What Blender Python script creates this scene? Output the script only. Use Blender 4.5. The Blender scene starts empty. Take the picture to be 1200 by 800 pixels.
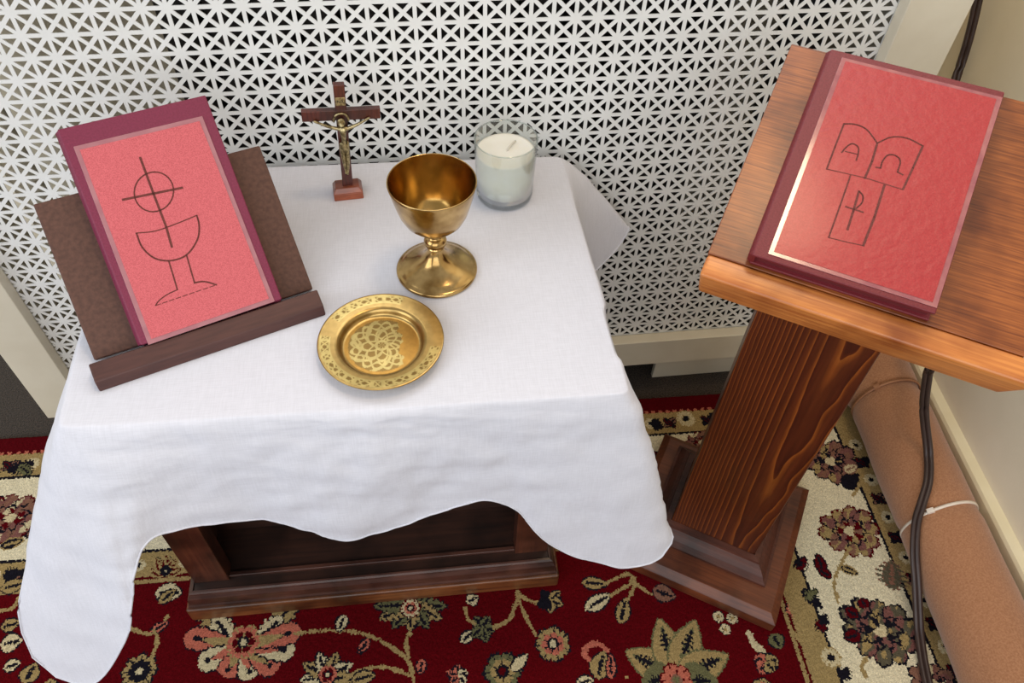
import bpy, bmesh, math, random
import numpy as np
from mathutils import Vector, Matrix, noise as mnoise

# ------------------------------------------------------------------ units
# lengths below are written in "u": one step of the perforated sheet (1 inch).
S = 0.0254
FLOOR_Z = -28.5                      # u, level of the brown carpet
RUG_Z = -28.2                        # u, top of the rug pile
TOP_Z = -7.4                         # u, top of the table cloth
F_PX, PITCH, YAW, ROLL = 909.95, 0.8725, -0.16199, 0.04943
CAM = np.array([15.6345, -32.0438, 15.8927])

def W(p): return Vector((p[0]*S, p[1]*S, (p[2]-FLOOR_Z)*S))

def cam_axes():
    ca, sa, cb, sb, cc, sc_ = (math.cos(PITCH), math.sin(PITCH), math.cos(YAW), math.sin(YAW), math.cos(ROLL), math.sin(ROLL))
    right = np.array([cb, sb, 0]); f0 = np.array([-sb, cb, 0]); up = np.array([0, 0, 1.])
    fwd = ca*f0 - sa*up; u = sa*f0 + ca*up
    return np.array([cc*right + sc_*u, -sc_*right + cc*u, fwd])
RM = cam_axes()
def ray(u, v): return np.array([(u-600)/F_PX, (400-v)/F_PX, 1.]) @ RM
def onz(u, v, z): d = ray(u, v); return CAM + d*(z-CAM[2])/d[2]
def ony(u, v, y): d = ray(u, v); return CAM + d*(y-CAM[1])/d[1]

# ------------------------------------------------------------------ camera, world, lights
sc = bpy.context.scene
col = sc.collection
cam = bpy.data.objects.new('camera', bpy.data.cameras.new('camera'))
col.objects.link(cam)
cam.data.sensor_width = 36; cam.data.lens = F_PX/1200*36; cam.data.clip_start = 0.01
M = Matrix.Identity(4)
for i in range(3):
    M[i][0] = RM[0][i]; M[i][1] = RM[1][i]; M[i][2] = -RM[2][i]
M.translation = W(CAM)
cam.matrix_world = M
sc.camera = cam

world = bpy.data.worlds.new('room_light'); sc.world = world
world.use_nodes = True
bg = world.node_tree.nodes['Background']
bg.inputs[0].default_value = (1.0, 0.98, 0.96, 1); bg.inputs[1].default_value = 0.40

def area(name, loc, target, sx, sy, power, color):
    l = bpy.data.lights.new(name, 'AREA'); l.shape = 'RECTANGLE'; l.size = sx; l.size_y = sy
    l.energy = power; l.color = color
    o = bpy.data.objects.new(name, l); col.objects.link(o)
    o.location = loc
    o.rotation_euler = (Vector(target)-Vector(loc)).to_track_quat('-Z', 'Y').to_euler()
    return o
# daylight from a window on the left of the room
area('window_light', (-1.7, -1.3, 1.7), (0.3, -0.1, 0.4), 1.4, 1.6, 22, (0.90, 0.95, 1.0))
# broad soft daylight of the room behind the camera
area('room_light', (0.1, -2.6, 1.6), (0.4, -0.2, 0.35), 2.2, 1.6, 24, (0.94, 0.97, 1.0))
# window above the radiator cover
area('window_light_back', (0.5, 0.55, 1.75), (0.4, -0.5, 0.3), 1.3, 0.8, 11, (0.94, 0.97, 1.0))
# warm ceiling lamp over the corner
area('ceiling_lamp_light', (0.76, -0.18, 2.40), (0.76, -0.18, 0.0), 0.30, 0.30, 6, (1.0, 0.74, 0.46))

vs = sc.view_settings
vs.view_transform = 'Standard'; vs.look = 'None'; vs.gamma = 1; vs.use_curve_mapping = False
vs.exposure = 0.2

# ------------------------------------------------------------------ materials
def lin(c):
    return tuple(((v/255)/12.92 if v/255 <= 0.04045 else ((v/255+0.055)/1.055)**2.4) for v in c) + (1,)

def new_mat(name):
    m = bpy.data.materials.new(name); m.use_nodes = True
    nt = m.node_tree; return m, nt, nt.nodes['Principled BSDF']

def mat(name, c1, c2=None, scale=(40, 40, 40), detail=4, rough=0.5, metal=0.0, bump=0.0, bscale=None, rvar=0.0,
        coat=0.0, crough=0.12, sheen=0.0, spec=0.5, lo=0.35, hi=0.65, dist=0.0):
    m, nt, b = new_mat(name)
    N, L = nt.nodes, nt.links
    tc = N.new('ShaderNodeTexCoord'); mp = N.new('ShaderNodeMapping'); mp.inputs['Scale'].default_value = scale
    L.new(tc.outputs['Object'], mp.inputs[0])
    nz = N.new('ShaderNodeTexNoise'); nz.inputs['Scale'].default_value = 1; nz.inputs['Detail'].default_value = detail
    nz.inputs['Distortion'].default_value = dist
    L.new(mp.outputs[0], nz.inputs['Vector'])
    rp = N.new('ShaderNodeValToRGB'); rp.color_ramp.elements[0].position = lo; rp.color_ramp.elements[1].position = hi
    rp.color_ramp.elements[0].color = lin(c1); rp.color_ramp.elements[1].color = lin(c2 or c1)
    L.new(nz.outputs['Fac'], rp.inputs[0]); L.new(rp.outputs[0], b.inputs['Base Color'])
    b.inputs['Roughness'].default_value = rough; b.inputs['Metallic'].default_value = metal
    b.inputs['Coat Weight'].default_value = coat; b.inputs['Coat Roughness'].default_value = crough
    b.inputs['Sheen Weight'].default_value = sheen; b.inputs['Specular IOR Level'].default_value = spec
    if rvar:
        ma = N.new('ShaderNodeMath'); ma.operation = 'MULTIPLY_ADD'; ma.inputs[1].default_value = rvar; ma.inputs[2].default_value = rough-rvar/2
        L.new(nz.outputs['Fac'], ma.inputs[0]); L.new(ma.outputs[0], b.inputs['Roughness'])
    if bump:
        src = nz
        if bscale:
            mp2 = N.new('ShaderNodeMapping'); mp2.inputs['Scale'].default_value = bscale if isinstance(bscale, tuple) else (bscale,)*3
            L.new(tc.outputs['Object'], mp2.inputs[0])
            src = N.new('ShaderNodeTexNoise'); src.inputs['Scale'].default_value = 1; src.inputs['Detail'].default_value = 3
            L.new(mp2.outputs[0], src.inputs['Vector'])
        bp = N.new('ShaderNodeBump'); bp.inputs['Strength'].default_value = bump; bp.inputs['Distance'].default_value = 0.002
        L.new(src.outputs['Fac'], bp.inputs['Height']); L.new(bp.outputs[0], b.inputs['Normal'])
    return m

def wood(name, dark, light, axis=0, along=9, across=150, rough=0.38, bump=0.15, blotch=None, coat=0.15):
    """stained pine: streaks run along the given local axis, with slow blotches of stain"""
    m, nt, b = new_mat(name)
    N, L = nt.nodes, nt.links
    tc = N.new('ShaderNodeTexCoord'); mp = N.new('ShaderNodeMapping')
    s = [across]*3; s[axis] = along; mp.inputs['Scale'].default_value = s
    L.new(tc.outputs['Object'], mp.inputs[0])
    nz = N.new('ShaderNodeTexNoise'); nz.inputs['Scale'].default_value = 1; nz.inputs['Detail'].default_value = 5
    nz.inputs['Distortion'].default_value = 0.6
    L.new(mp.outputs[0], nz.inputs['Vector'])
    rp = N.new('ShaderNodeValToRGB'); rp.color_ramp.elements[0].position = 0.32; rp.color_ramp.elements[1].position = 0.68
    rp.color_ramp.elements[0].color = lin(dark); rp.color_ramp.elements[1].color = lin(light)
    L.new(nz.outputs['Fac'], rp.inputs[0])
    n2 = N.new('ShaderNodeTexNoise'); n2.inputs['Scale'].default_value = 14; n2.inputs['Detail'].default_value = 3
    L.new(tc.outputs['Object'], n2.inputs['Vector'])
    r2 = N.new('ShaderNodeValToRGB'); r2.color_ramp.elements[0].position = 0.35; r2.color_ramp.elements[1].position = 0.6
    bl = blotch or (150, 150, 150)
    r2.color_ramp.elements[0].color = lin(bl); r2.color_ramp.elements[1].color = (1, 1, 1, 1)
    L.new(n2.outputs['Fac'], r2.inputs[0])
    mx = N.new('ShaderNodeMix'); mx.data_type = 'RGBA'; mx.blend_type = 'MULTIPLY'; mx.inputs[0].default_value = 1
    L.new(rp.outputs[0], mx.inputs[6]); L.new(r2.outputs[0], mx.inputs[7]); L.new(mx.outputs[2], b.inputs['Base Color'])
    b.inputs['Roughness'].default_value = rough; b.inputs['Coat Weight'].default_value = coat; b.inputs['Coat Roughness'].default_value = 0.2
    bp = N.new('ShaderNodeBump'); bp.inputs['Strength'].default_value = bump; bp.inputs['Distance'].default_value = 0.001
    L.new(nz.outputs['Fac'], bp.inputs['Height']); L.new(bp.outputs[0], b.inputs['Normal'])
    return m

def column_wood(name):
    """flat-sawn pine face: dense straight lines on one side, U-shaped cathedral loops on the other"""
    m, nt, b = new_mat(name)
    N, L = nt.nodes, nt.links
    def mth(op, a, bb=None, c=None):
        n = N.new('ShaderNodeMath'); n.operation = op
        for i, v in enumerate((a, bb, c)):
            if v is None: continue
            if isinstance(v, (int, float)): n.inputs[i].default_value = v
            else: L.new(v, n.inputs[i])
        return n.outputs[0]
    tc = N.new('ShaderNodeTexCoord'); sx = N.new('ShaderNodeSeparateXYZ'); L.new(tc.outputs['Object'], sx.inputs[0])
    nz = N.new('ShaderNodeTexNoise'); nz.inputs['Scale'].default_value = 1; nz.inputs['Detail'].default_value = 2
    mp = N.new('ShaderNodeMapping'); mp.inputs['Scale'].default_value = (22, 22, 9); L.new(tc.outputs['Object'], mp.inputs[0]); L.new(mp.outputs[0], nz.inputs['Vector'])
    nn = mth('SUBTRACT', nz.outputs['Fac'], 0.5)
    x = mth('MULTIPLY_ADD', nn, 0.010, sx.outputs[0])
    dx = mth('SUBTRACT', x, 0.034)
    dx = mth('MULTIPLY', dx, 100)                 # cm from the heart of the loops
    d2 = mth('POWER', mth('ABSOLUTE', dx), 1.7)
    z = mth('MULTIPLY', sx.outputs[2], 13.0)
    g = mth('ADD', mth('MULTIPLY', d2, 0.30), mth('MULTIPLY_ADD', z, -0.34, mth('MULTIPLY', nn, 1.1)))
    fr = mth('FRACT', g)
    rp = N.new('ShaderNodeValToRGB'); cr = rp.color_ramp
    cr.elements[0].position = 0.0; cr.elements[0].color = lin((168, 92, 34))
    cr.elements[1].position = 1.0; cr.elements[1].color = lin((110, 46, 14))
    for pz, c in ((0.10, (146, 74, 26)), (0.26, (108, 50, 20)), (0.75, (94, 40, 16)), (0.94, (80, 32, 13))):
        e_ = cr.elements.new(pz); e_.color = lin(c)
    L.new(fr, rp.inputs[0])
    n3 = N.new('ShaderNodeTexNoise'); n3.inputs['Scale'].default_value = 1; n3.inputs['Detail'].default_value = 4
    mp3 = N.new('ShaderNodeMapping'); mp3.inputs['Scale'].default_value = (260, 260, 14); L.new(tc.outputs['Object'], mp3.inputs[0]); L.new(mp3.outputs[0], n3.inputs['Vector'])
    r3 = N.new('ShaderNodeValToRGB'); r3.color_ramp.elements[0].color = lin((190, 190, 190)); r3.color_ramp.elements[0].position = 0.3
    L.new(n3.outputs['Fac'], r3.inputs[0])
    mx = N.new('ShaderNodeMix'); mx.data_type = 'RGBA'; mx.blend_type = 'MULTIPLY'; mx.inputs[0].default_value = 1
    L.new(rp.outputs[0], mx.inputs[6]); L.new(r3.outputs[0], mx.inputs[7]); L.new(mx.outputs[2], b.inputs['Base Color'])
    b.inputs['Roughness'].default_value = 0.4; b.inputs['Coat Weight'].default_value = 0.1
    bp = N.new('ShaderNodeBump'); bp.inputs['Strength'].default_value = 0.25; bp.inputs['Distance'].default_value = 0.0012
    L.new(fr, bp.inputs['Height']); L.new(bp.outputs[0], b.inputs['Normal'])
    return m

def attr_mat(name, attr, rough=0.9, metal=0.0, nscale=900, namt=0.35, bump=0.0, sheen=0.0):
    m, nt, b = new_mat(name)
    N, L = nt.nodes, nt.links
    b.inputs['Specular IOR Level'].default_value = 0.05 if metal == 0 else 0.5
    at = N.new('ShaderNodeAttribute'); at.attribute_name = attr
    tc = N.new('ShaderNodeTexCoord')
    nz = N.new('ShaderNodeTexNoise'); nz.inputs['Scale'].default_value = nscale; nz.inputs['Detail'].default_value = 2
    L.new(tc.outputs['Object'], nz.inputs['Vector'])
    mr = N.new('ShaderNodeMapRange'); mr.inputs[1].default_value = 0.3; mr.inputs[2].default_value = 0.7
    mr.inputs[3].default_value = 1-namt; mr.inputs[4].default_value = 1+namt
    L.new(nz.outputs['Fac'], mr.inputs[0])
    mx = N.new('ShaderNodeMix'); mx.data_type = 'RGBA'; mx.blend_type = 'MULTIPLY'; mx.inputs[0].default_value = 1
    L.new(at.outputs['Color'], mx.inputs[6]); L.new(mr.outputs[0], mx.inputs[7]); L.new(mx.outputs[2], b.inputs['Base Color'])
    b.inputs['Roughness'].default_value = rough; b.inputs['Metallic'].default_value = metal; b.inputs['Sheen Weight'].default_value = sheen
    if bump:
        bp = N.new('ShaderNodeBump'); bp.inputs['Strength'].default_value = bump; bp.inputs['Distance'].default_value = 0.001
        L.new(nz.outputs['Fac'], bp.inputs['Height']); L.new(bp.outputs[0], b.inputs['Normal'])
    return m

def cloth_mat():
    m, nt, b = new_mat('white_linen')
    N, L = nt.nodes, nt.links
    b.inputs['Base Color'].default_value = lin((231, 232, 242)); b.inputs['Roughness'].default_value = 0.85
    b.inputs['Sheen Weight'].default_value = 0.15; b.inputs['Specular IOR Level'].default_value = 0.2
    tc = N.new('ShaderNodeTexCoord')
    hs = []
    for s in ((900, 60, 60), (60, 900, 900)):
        mp = N.new('ShaderNodeMapping'); mp.inputs['Scale'].default_value = s; L.new(tc.outputs['Object'], mp.inputs[0])
        nz = N.new('ShaderNodeTexNoise'); nz.inputs['Scale'].default_value = 1; nz.inputs['Detail'].default_value = 2
        L.new(mp.outputs[0], nz.inputs['Vector']); hs.append(nz.outputs['Fac'])
    ad = N.new('ShaderNodeMath'); ad.operation = 'ADD'; L.new(hs[0], ad.inputs[0]); L.new(hs[1], ad.inputs[1])
    mr = N.new('ShaderNodeMapRange'); mr.inputs[1].default_value = 0.7; mr.inputs[2].default_value = 1.3
    mr.inputs[3].default_value = 0.93; mr.inputs[4].default_value = 1.03; L.new(ad.outputs[0], mr.inputs[0])
    mx = N.new('ShaderNodeMix'); mx.data_type = 'RGBA'; mx.blend_type = 'MULTIPLY'; mx.inputs[0].default_value = 1
    mx.inputs[6].default_value = lin((231, 232, 242)); L.new(mr.outputs[0], mx.inputs[7]); L.new(mx.outputs[2], b.inputs['Base Color'])
    bp = N.new('ShaderNodeBump'); bp.inputs['Strength'].default_value = 0.12; bp.inputs['Distance'].default_value = 0.0006
    L.new(ad.outputs[0], bp.inputs['Height']); L.new(bp.outputs[0], b.inputs['Normal'])
    # a little light passes through the thin linen
    tr = N.new('ShaderNodeBsdfTranslucent'); tr.inputs[0].default_value = lin((235, 235, 235))
    ms = N.new('ShaderNodeMixShader'); ms.inputs[0].default_value = 0.12
    out = N['Material Output']
    L.new(b.outputs[0], ms.inputs[1]); L.new(tr.outputs[0], ms.inputs[2]); L.new(ms.outputs[0], out.inputs[0])
    return m

MT = {}
MT['cloth'] = cloth_mat()
MT['cover'] = mat('white_metal_paint', (238, 238, 234), (243, 243, 240), (30, 30, 30), rough=0.45)
MT['cover_frame'] = mat('frame_paint_bounce_tint', (218, 209, 188), (224, 216, 196), (20, 20, 20), rough=0.4)  # same paint as the sheet, warm bounce light put into the colour
MT['wall'] = mat('beige_wall_paint', (226, 216, 192), (231, 221, 198), (12, 12, 12), rough=0.7, bump=0.08, bscale=260)
MT['baseboard'] = mat('cream_gloss_paint', (226, 214, 178), (230, 219, 186), (20, 20, 20), rough=0.4)
MT['carpet'] = mat('dark_brown_carpet', (30, 24, 20), (74, 62, 52), (420, 420, 420), detail=2, rough=1, bump=0.8, bscale=600, sheen=0.2)
MT['radiator'] = mat('dark_cast_iron', (26, 22, 20), (34, 28, 25), rough=0.7)
MT['felt'] = mat('tan_felt_underlay', (156, 106, 72), (176, 126, 90), (420, 420, 420), detail=5, rough=1, bump=0.35, bscale=900, sheen=0.3)
MT['nylon'] = mat('white_nylon', (228, 214, 198), (236, 224, 210), rough=0.35)
MT['nylon_tan'] = mat('tan_nylon', (150, 102, 70), (166, 116, 82), rough=0.5)
MT['cord'] = mat('brown_plastic', (52, 38, 34), (60, 44, 40), rough=0.4)
MT['brass'] = mat('polished_brass', (146, 112, 64), (200, 168, 112), (60, 60, 60), detail=6, rough=0.2, metal=1, rvar=0.2, lo=0.3, hi=0.62)
MT['brass_in'] = mat('gilt_bowl_lining', (168, 132, 72), (196, 158, 94), (50, 50, 50), rough=0.2, metal=1, rvar=0.1)
MT['antique'] = mat('antique_brass', (128, 114, 82), (188, 172, 130), (300, 300, 300), rough=0.35, metal=1, lo=0.4, hi=0.6)
MT['cross_wood'] = wood('mahogany', (74, 26, 18), (112, 46, 32), axis=2, along=60, across=500, rough=0.35, coat=0.3)
MT['cross_base'] = wood('mahogany_base', (146, 70, 42), (180, 96, 62), axis=0, along=60, across=400, rough=0.35, coat=0.3)
MT['hardboard'] = mat('brown_hardboard', (80, 50, 39), (98, 64, 51), (220, 220, 220), detail=6, rough=0.6, bump=0.1)
MT['ledge_dark'] = mat('dark_stained_strip', (72, 42, 38), (84, 50, 44), (30, 300, 300), rough=0.5)
MT['book_mag'] = mat('magenta_buckram', (116, 32, 62), (128, 38, 70), (600, 600, 600), rough=0.55, bump=0.15)
MT['book_mar'] = mat('maroon_leatherette', (104, 26, 34), (118, 34, 42), (600, 600, 600), rough=0.5, bump=0.15)
MT['pages'] = mat('page_block', (206, 176, 150), (226, 204, 180), (60, 60, 1500), rough=0.9)
MT['pages_red'] = mat('red_sprinkled_page_edges', (92, 22, 28), (110, 30, 36), (60, 60, 1500), rough=0.8)
MT['card'] = mat('pink_red_card', (192, 92, 98), (214, 110, 116), (1300, 1300, 1300), detail=3, rough=0.85, lo=0.4, hi=0.6, spec=0.25)
MT['card_gloss'] = mat('pink_red_card_laminated', (158, 38, 44), (172, 46, 50), (900, 900, 900), detail=3, rough=0.42, coat=0.22, crough=0.16, bump=0.35, bscale=130)
MT['film'] = mat('laminate_edge', (166, 108, 116), (178, 122, 128), (60, 60, 60), rough=0.22, coat=0.6)
MT['film_warm'] = mat('laminate_edge_glossy', (150, 84, 88), (172, 108, 104), (60, 60, 60), rough=0.14, coat=1.0)
MT['ink'] = mat('brown_pencil', (92, 44, 40), (116, 58, 52), (900, 900, 900), rough=0.9)
MT['wax'] = mat('white_wax', (244, 242, 232), (248, 246, 238), rough=0.5)
MT['wax'].node_tree.nodes['Principled BSDF'].inputs['Subsurface Weight'].default_value = 0.25
MT['wax'].node_tree.nodes['Principled BSDF'].inputs['Subsurface Radius'].default_value = (0.01, 0.009, 0.007)
MT['wick'] = mat('cotton_wick', (214, 208, 196), rough=0.9)
MT['table_dark'] = wood('walnut_stain', (44, 24, 18), (66, 36, 25), axis=0, along=9, across=160, rough=0.4)
MT['table_panel'] = wood('dark_walnut_panel', (46, 26, 19), (66, 38, 27), axis=0, along=9, across=160, rough=0.5)
MT['table_mould'] = wood('plinth_moulding_stain', (78, 46, 38), (98, 62, 50), axis=0, along=9, across=200, rough=0.35)
MT['table_plinth'] = wood('plinth_plank', (92, 50, 28), (140, 84, 46), axis=0, along=10, across=170, rough=0.4)
MT['stile'] = wood('stile_stain', (78, 40, 27), (102, 56, 37), axis=2, along=9, across=200, rough=0.4)
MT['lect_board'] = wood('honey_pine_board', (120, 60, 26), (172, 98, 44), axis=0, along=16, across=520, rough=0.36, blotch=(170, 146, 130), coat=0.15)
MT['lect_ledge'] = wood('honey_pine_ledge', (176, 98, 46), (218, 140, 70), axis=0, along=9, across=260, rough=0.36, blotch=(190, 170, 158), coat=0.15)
MT['lect_base'] = wood('chestnut_pine', (92, 46, 26), (122, 66, 38), axis=0, along=9, across=220, rough=0.45, blotch=(170, 160, 155), coat=0.05)
MT['lect_mould'] = wood('chestnut_moulding', (74, 38, 28), (96, 52, 38), axis=0, along=9, across=240, rough=0.5, coat=0.0)
MT['column'] = column_wood('cathedral_grain_pine')
def glass_mat():
    m, nt, b = new_mat('clear_glass')
    b.inputs['Base Color'].default_value = (0.93, 0.97, 0.95, 1); b.inputs['Roughness'].default_value = 0.02
    b.inputs['Transmission Weight'].default_value = 1; b.inputs['IOR'].default_value = 1.45
    return m
def thin_glass_mat():
    m, nt, b = new_mat('thin_clear_glass')
    N, L = nt.nodes, nt.links
    tr = N.new('ShaderNodeBsdfTransparent'); tr.inputs[0].default_value = (0.93, 0.95, 0.94, 1)
    gl = N.new('ShaderNodeBsdfGlossy'); gl.inputs['Roughness'].default_value = 0.03
    fw = N.new('ShaderNodeLayerWeight'); fw.inputs['Blend'].default_value = 0.5
    pw = N.new('ShaderNodeMath'); pw.operation = 'POWER'; pw.inputs[1].default_value = 2.6; L.new(fw.outputs['Facing'], pw.inputs[0])
    lw = N.new('ShaderNodeMath'); lw.operation = 'MULTIPLY_ADD'; lw.inputs[1].default_value = 0.75; lw.inputs[2].default_value = 0.07; L.new(pw.outputs[0], lw.inputs[0])
    ms = N.new('ShaderNodeMixShader')
    L.new(lw.outputs[0], ms.inputs[0]); L.new(tr.outputs[0], ms.inputs[1]); L.new(gl.outputs[0], ms.inputs[2])
    L.new(ms.outputs[0], N['Material Output'].inputs[0])
    return m
MT['glass'] = glass_mat(); MT['thin_glass'] = thin_glass_mat()

# ------------------------------------------------------------------ builders
def thing(name, label, cat, loc, rotz=0.0, rot=None, group=None, kind=None):
    o = bpy.data.objects.new(name, None); col.objects.link(o)
    o.empty_display_size = 0.02
    m = (rot.to_4x4() if rot is not None else Matrix.Rotation(rotz, 4, 'Z'))
    m.translation = W(loc); o.matrix_world = m
    if kind: o['kind'] = kind
    else: o['category'] = cat
    o['label'] = label
    if group: o['group'] = group
    return o

def mesh_obj(name, bm, material, parent=None, smooth=False, bevel=0.0, seg=2, loc=None, solid=0.0):
    """bm is in u; the mesh object is in metres"""
    bmesh.ops.scale(bm, vec=(S, S, S), verts=bm.verts)
    bmesh.ops.recalc_face_normals(bm, faces=bm.faces)
    me = bpy.data.meshes.new(name); bm.to_mesh(me); bm.free()
    o = bpy.data.objects.new(name, me); col.objects.link(o)
    mats = material if isinstance(material, (list, tuple)) else [material]
    for m_ in mats: me.materials.append(m_)
    if smooth:
        for f in me.polygons: f.use_smooth = True
    if parent: o.parent = parent
    if loc is not None: o.location = W(loc)
    if solid:
        md = o.modifiers.new('thickness', 'SOLIDIFY'); md.thickness = solid*S; md.offset = -1
    if bevel:
        md = o.modifiers.new('bevel', 'BEVEL'); md.width = bevel*S; md.segments = seg; md.limit_method = 'ANGLE'; md.angle_limit = math.radians(35)
        for f in me.polygons: f.use_smooth = True
        md.harden_normals = False
        wn = o.modifiers.new('normals', 'WEIGHTED_NORMAL'); wn.keep_sharp = True
    return o

def single(o, label, cat, group=None):
    o['label'] = label; o['category'] = cat
    if group: o['group'] = group
    return o
def struct(o, label=None):
    o['kind'] = 'structure'
    if label: o['label'] = label
    return o

def box(bm, x0, x1, y0, y1, z0, z1):
    v = [bm.verts.new((x, y, z)) for x in (x0, x1) for y in (y0, y1) for z in (z0, z1)]
    for f in ((0, 1, 3, 2), (4, 6, 7, 5), (0, 4, 5, 1), (2, 3, 7, 6), (0, 2, 6, 4), (1, 5, 7, 3)):
        bm.faces.new([v[i] for i in f])
def boxbm(*a):
    bm = bmesh.new(); box(bm, *a); return bm
def hexa(bot, top):
    """closed solid between two point loops of equal length"""
    bm = bmesh.new(); n = len(bot)
    a = [bm.verts.new(p) for p in bot]; b = [bm.verts.new(p) for p in top]
    bm.faces.new(a[::-1]); bm.faces.new(b)
    for i in range(n):
        j = (i+1) % n; bm.faces.new((a[i], a[j], b[j], b[i]))
    return bm
def lathe(bm, prof, n=64, cx=0, cy=0, closed=False):
    rings = []
    for r, z in prof:
        if r < 1e-6: rings.append([bm.verts.new((cx, cy, z))])
        else: rings.append([bm.verts.new((cx+r*math.cos(2*math.pi*k/n), cy+r*math.sin(2*math.pi*k/n), z)) for k in range(n)])
    seq = list(zip(rings, rings[1:]))
    if closed: seq.append((rings[-1], rings[0]))
    for A, B in seq:
        for k in range(n):
            j = (k+1) % n
            if len(A) == 1 and len(B) == 1: continue
            if len(A) == 1: bm.faces.new((A[0], B[k], B[j]))
            elif len(B) == 1: bm.faces.new((A[k], B[0], A[j]))
            else: bm.faces.new((A[k], B[k], B[j], A[j]))
    return bm
def smooth_path(pts, n=8):
    P = [np.array(p, float) for p in pts]; P = [2*P[0]-P[1]] + P + [2*P[-1]-P[-2]]
    out = []
    for i in range(1, len(P)-2):
        p0, p1, p2, p3 = P[i-1:i+3]
        for k in range(n):
            t = k/n
            out.append(0.5*((2*p1)+(-p0+p2)*t+(2*p0-5*p1+4*p2-p3)*t*t+(-p0+3*p1-3*p2+p3)*t**3))
    out.append(P[-2]); return out
def tube(bm, path, r, n=8, flat=1.0, side=None):
    rings = []
    for i, p in enumerate(path):
        p = Vector(p)
        d = Vector(path[min(i+1, len(path)-1)])-Vector(path[max(i-1, 0)]); d.normalize()
        a = Vector(side) if side is not None else (Vector((0, 0, 1)) if abs(d.z) < 0.9 else Vector((1, 0, 0)))
        a = (a-d*a.dot(d)).normalized(); b = d.cross(a)
        rr = r[i] if isinstance(r, (list, tuple)) else r
        rings.append([bm.verts.new(p+a*(rr*flat*math.cos(2*math.pi*k/n))+b*(rr*math.sin(2*math.pi*k/n))) for k in range(n)])
    for A, B in zip(rings, rings[1:]):
        for k in range(n):
            j = (k+1) % n; bm.faces.new((A[k], A[j], B[j], B[k]))
    bm.faces.new(rings[0][::-1]); bm.faces.new(rings[-1])
    return bm
def sweep_frame(prof, hx, hy, z0):
    """mitred moulding round a rectangle with half sizes hx, hy: prof = (outward, up)"""
    bm = bmesh.new(); rings = []
    for sx_, sy_ in ((-1, -1), (1, -1), (1, 1), (-1, 1)):
        rings.append([bm.verts.new((sx_*(hx+o_), sy_*(hy+o_), z0+h_)) for o_, h_ in prof])
    n = len(prof)
    for i in range(4):
        A, B = rings[i], rings[(i+1) % 4]
        for k in range(n):
            j = (k+1) % n; bm.faces.new((A[k], A[j], B[j], B[k]))
    return bm

# ------------------------------------------------------------------ the room
FL = mesh_obj('floor', boxbm(-70, 62, -90, 16, FLOOR_Z-1, FLOOR_Z), MT['carpet']); FL.location.z = -FLOOR_Z*S; struct(FL, 'dark brown carpet floor')
WALL_SLOPE = 0.06
def wall_x(y, x0=48.3): return x0 + WALL_SLOPE*(y+12)
def at(o): o.location.z = -FLOOR_Z*S; return o
bm = bmesh.new(); box(bm, -70, wall_x(9.8)+0.3, 9.8, 11.3, FLOOR_Z, 12)
struct(at(mesh_obj('wall_back', bm, MT['wall'])), 'beige painted wall behind the radiator cover')
ya, yb = -70, 11.3
struct(at(mesh_obj('wall_right', hexa([(wall_x(ya), ya, FLOOR_Z), (wall_x(ya)+2, ya, FLOOR_Z), (wall_x(yb)+2, yb, FLOOR_Z), (wall_x(yb), yb, FLOOR_Z)],
       [(wall_x(ya), ya, 40), (wall_x(ya)+2, ya, 40), (wall_x(yb)+2, yb, 40), (wall_x(yb), yb, 40)]), MT['wall'])), 'beige painted side wall')
ya, yb = -70, 9.8
prof = [(47.62, FLOOR_Z), (47.62, -24.75), (47.72, -24.55), (48.25, -24.45), (48.33, -24.45), (48.33, FLOOR_Z)]
struct(at(mesh_obj('baseboard_right', hexa([(wall_x(ya, x), ya, z) for x, z in prof], [(wall_x(yb, x), yb, z) for x, z in prof]), MT['baseboard'])), 'cream painted baseboard')

# ------------------------------------------------------------------ radiator cover
rc = thing('radiator_cover', 'white radiator cover with perforated starburst metal sheet behind the table', 'radiator cover', (16, 0, FLOOR_Z))
OX, OZ = -16, -FLOOR_Z
def rbox(*a):
    x0, x1, y0, y1, z0, z1 = a
    return boxbm(x0+OX, x1+OX, y0, y1, z0+OZ, z1+OZ)
CTOP = 7.0
def perforated(c0, c1, r0, r1):
    bm = bmesh.new(); h = 0.088; k = h*math.sqrt(2)
    cache = {}
    def V(x, z):
        key = (round(x, 4), round(z, 4))
        if key not in cache: cache[key] = bm.verts.new((x+OX, 0.0, z+OZ))
        return cache[key]
    for r in range(r0, r1):
        for c in range(c0, c1):
            def T(i):   # the four holes: bottom, right, top, left
                pts = [(h+k, h), (1-h-k, h), (0.5, 0.5-k)]
                out = []
                for (a, b_) in pts:
                    for _ in range(i): a, b_ = 1-b_, a
                    out.append((a, b_))
                return out
            tr = [[V(c+a, r+b_) for a, b_ in T(i)] for i in range(4)]
            cn = [V(c, r), V(c+1, r), V(c+1, r+1), V(c, r+1)]
            ce = V(c+0.5, r+0.5)
            for i in range(4):
                j = (i+1) % 4
                bm.faces.new((cn[i], cn[j], tr[i][1], tr[i][0]))
                bm.faces.new((cn[j], tr[j][0], tr[j][2], ce, tr[i][2], tr[i][1]))
    return bm
g = mesh_obj('perforated_sheet', perforated(-8, 40, -24, 7), MT['cover'], rc, solid=0.05)
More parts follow.
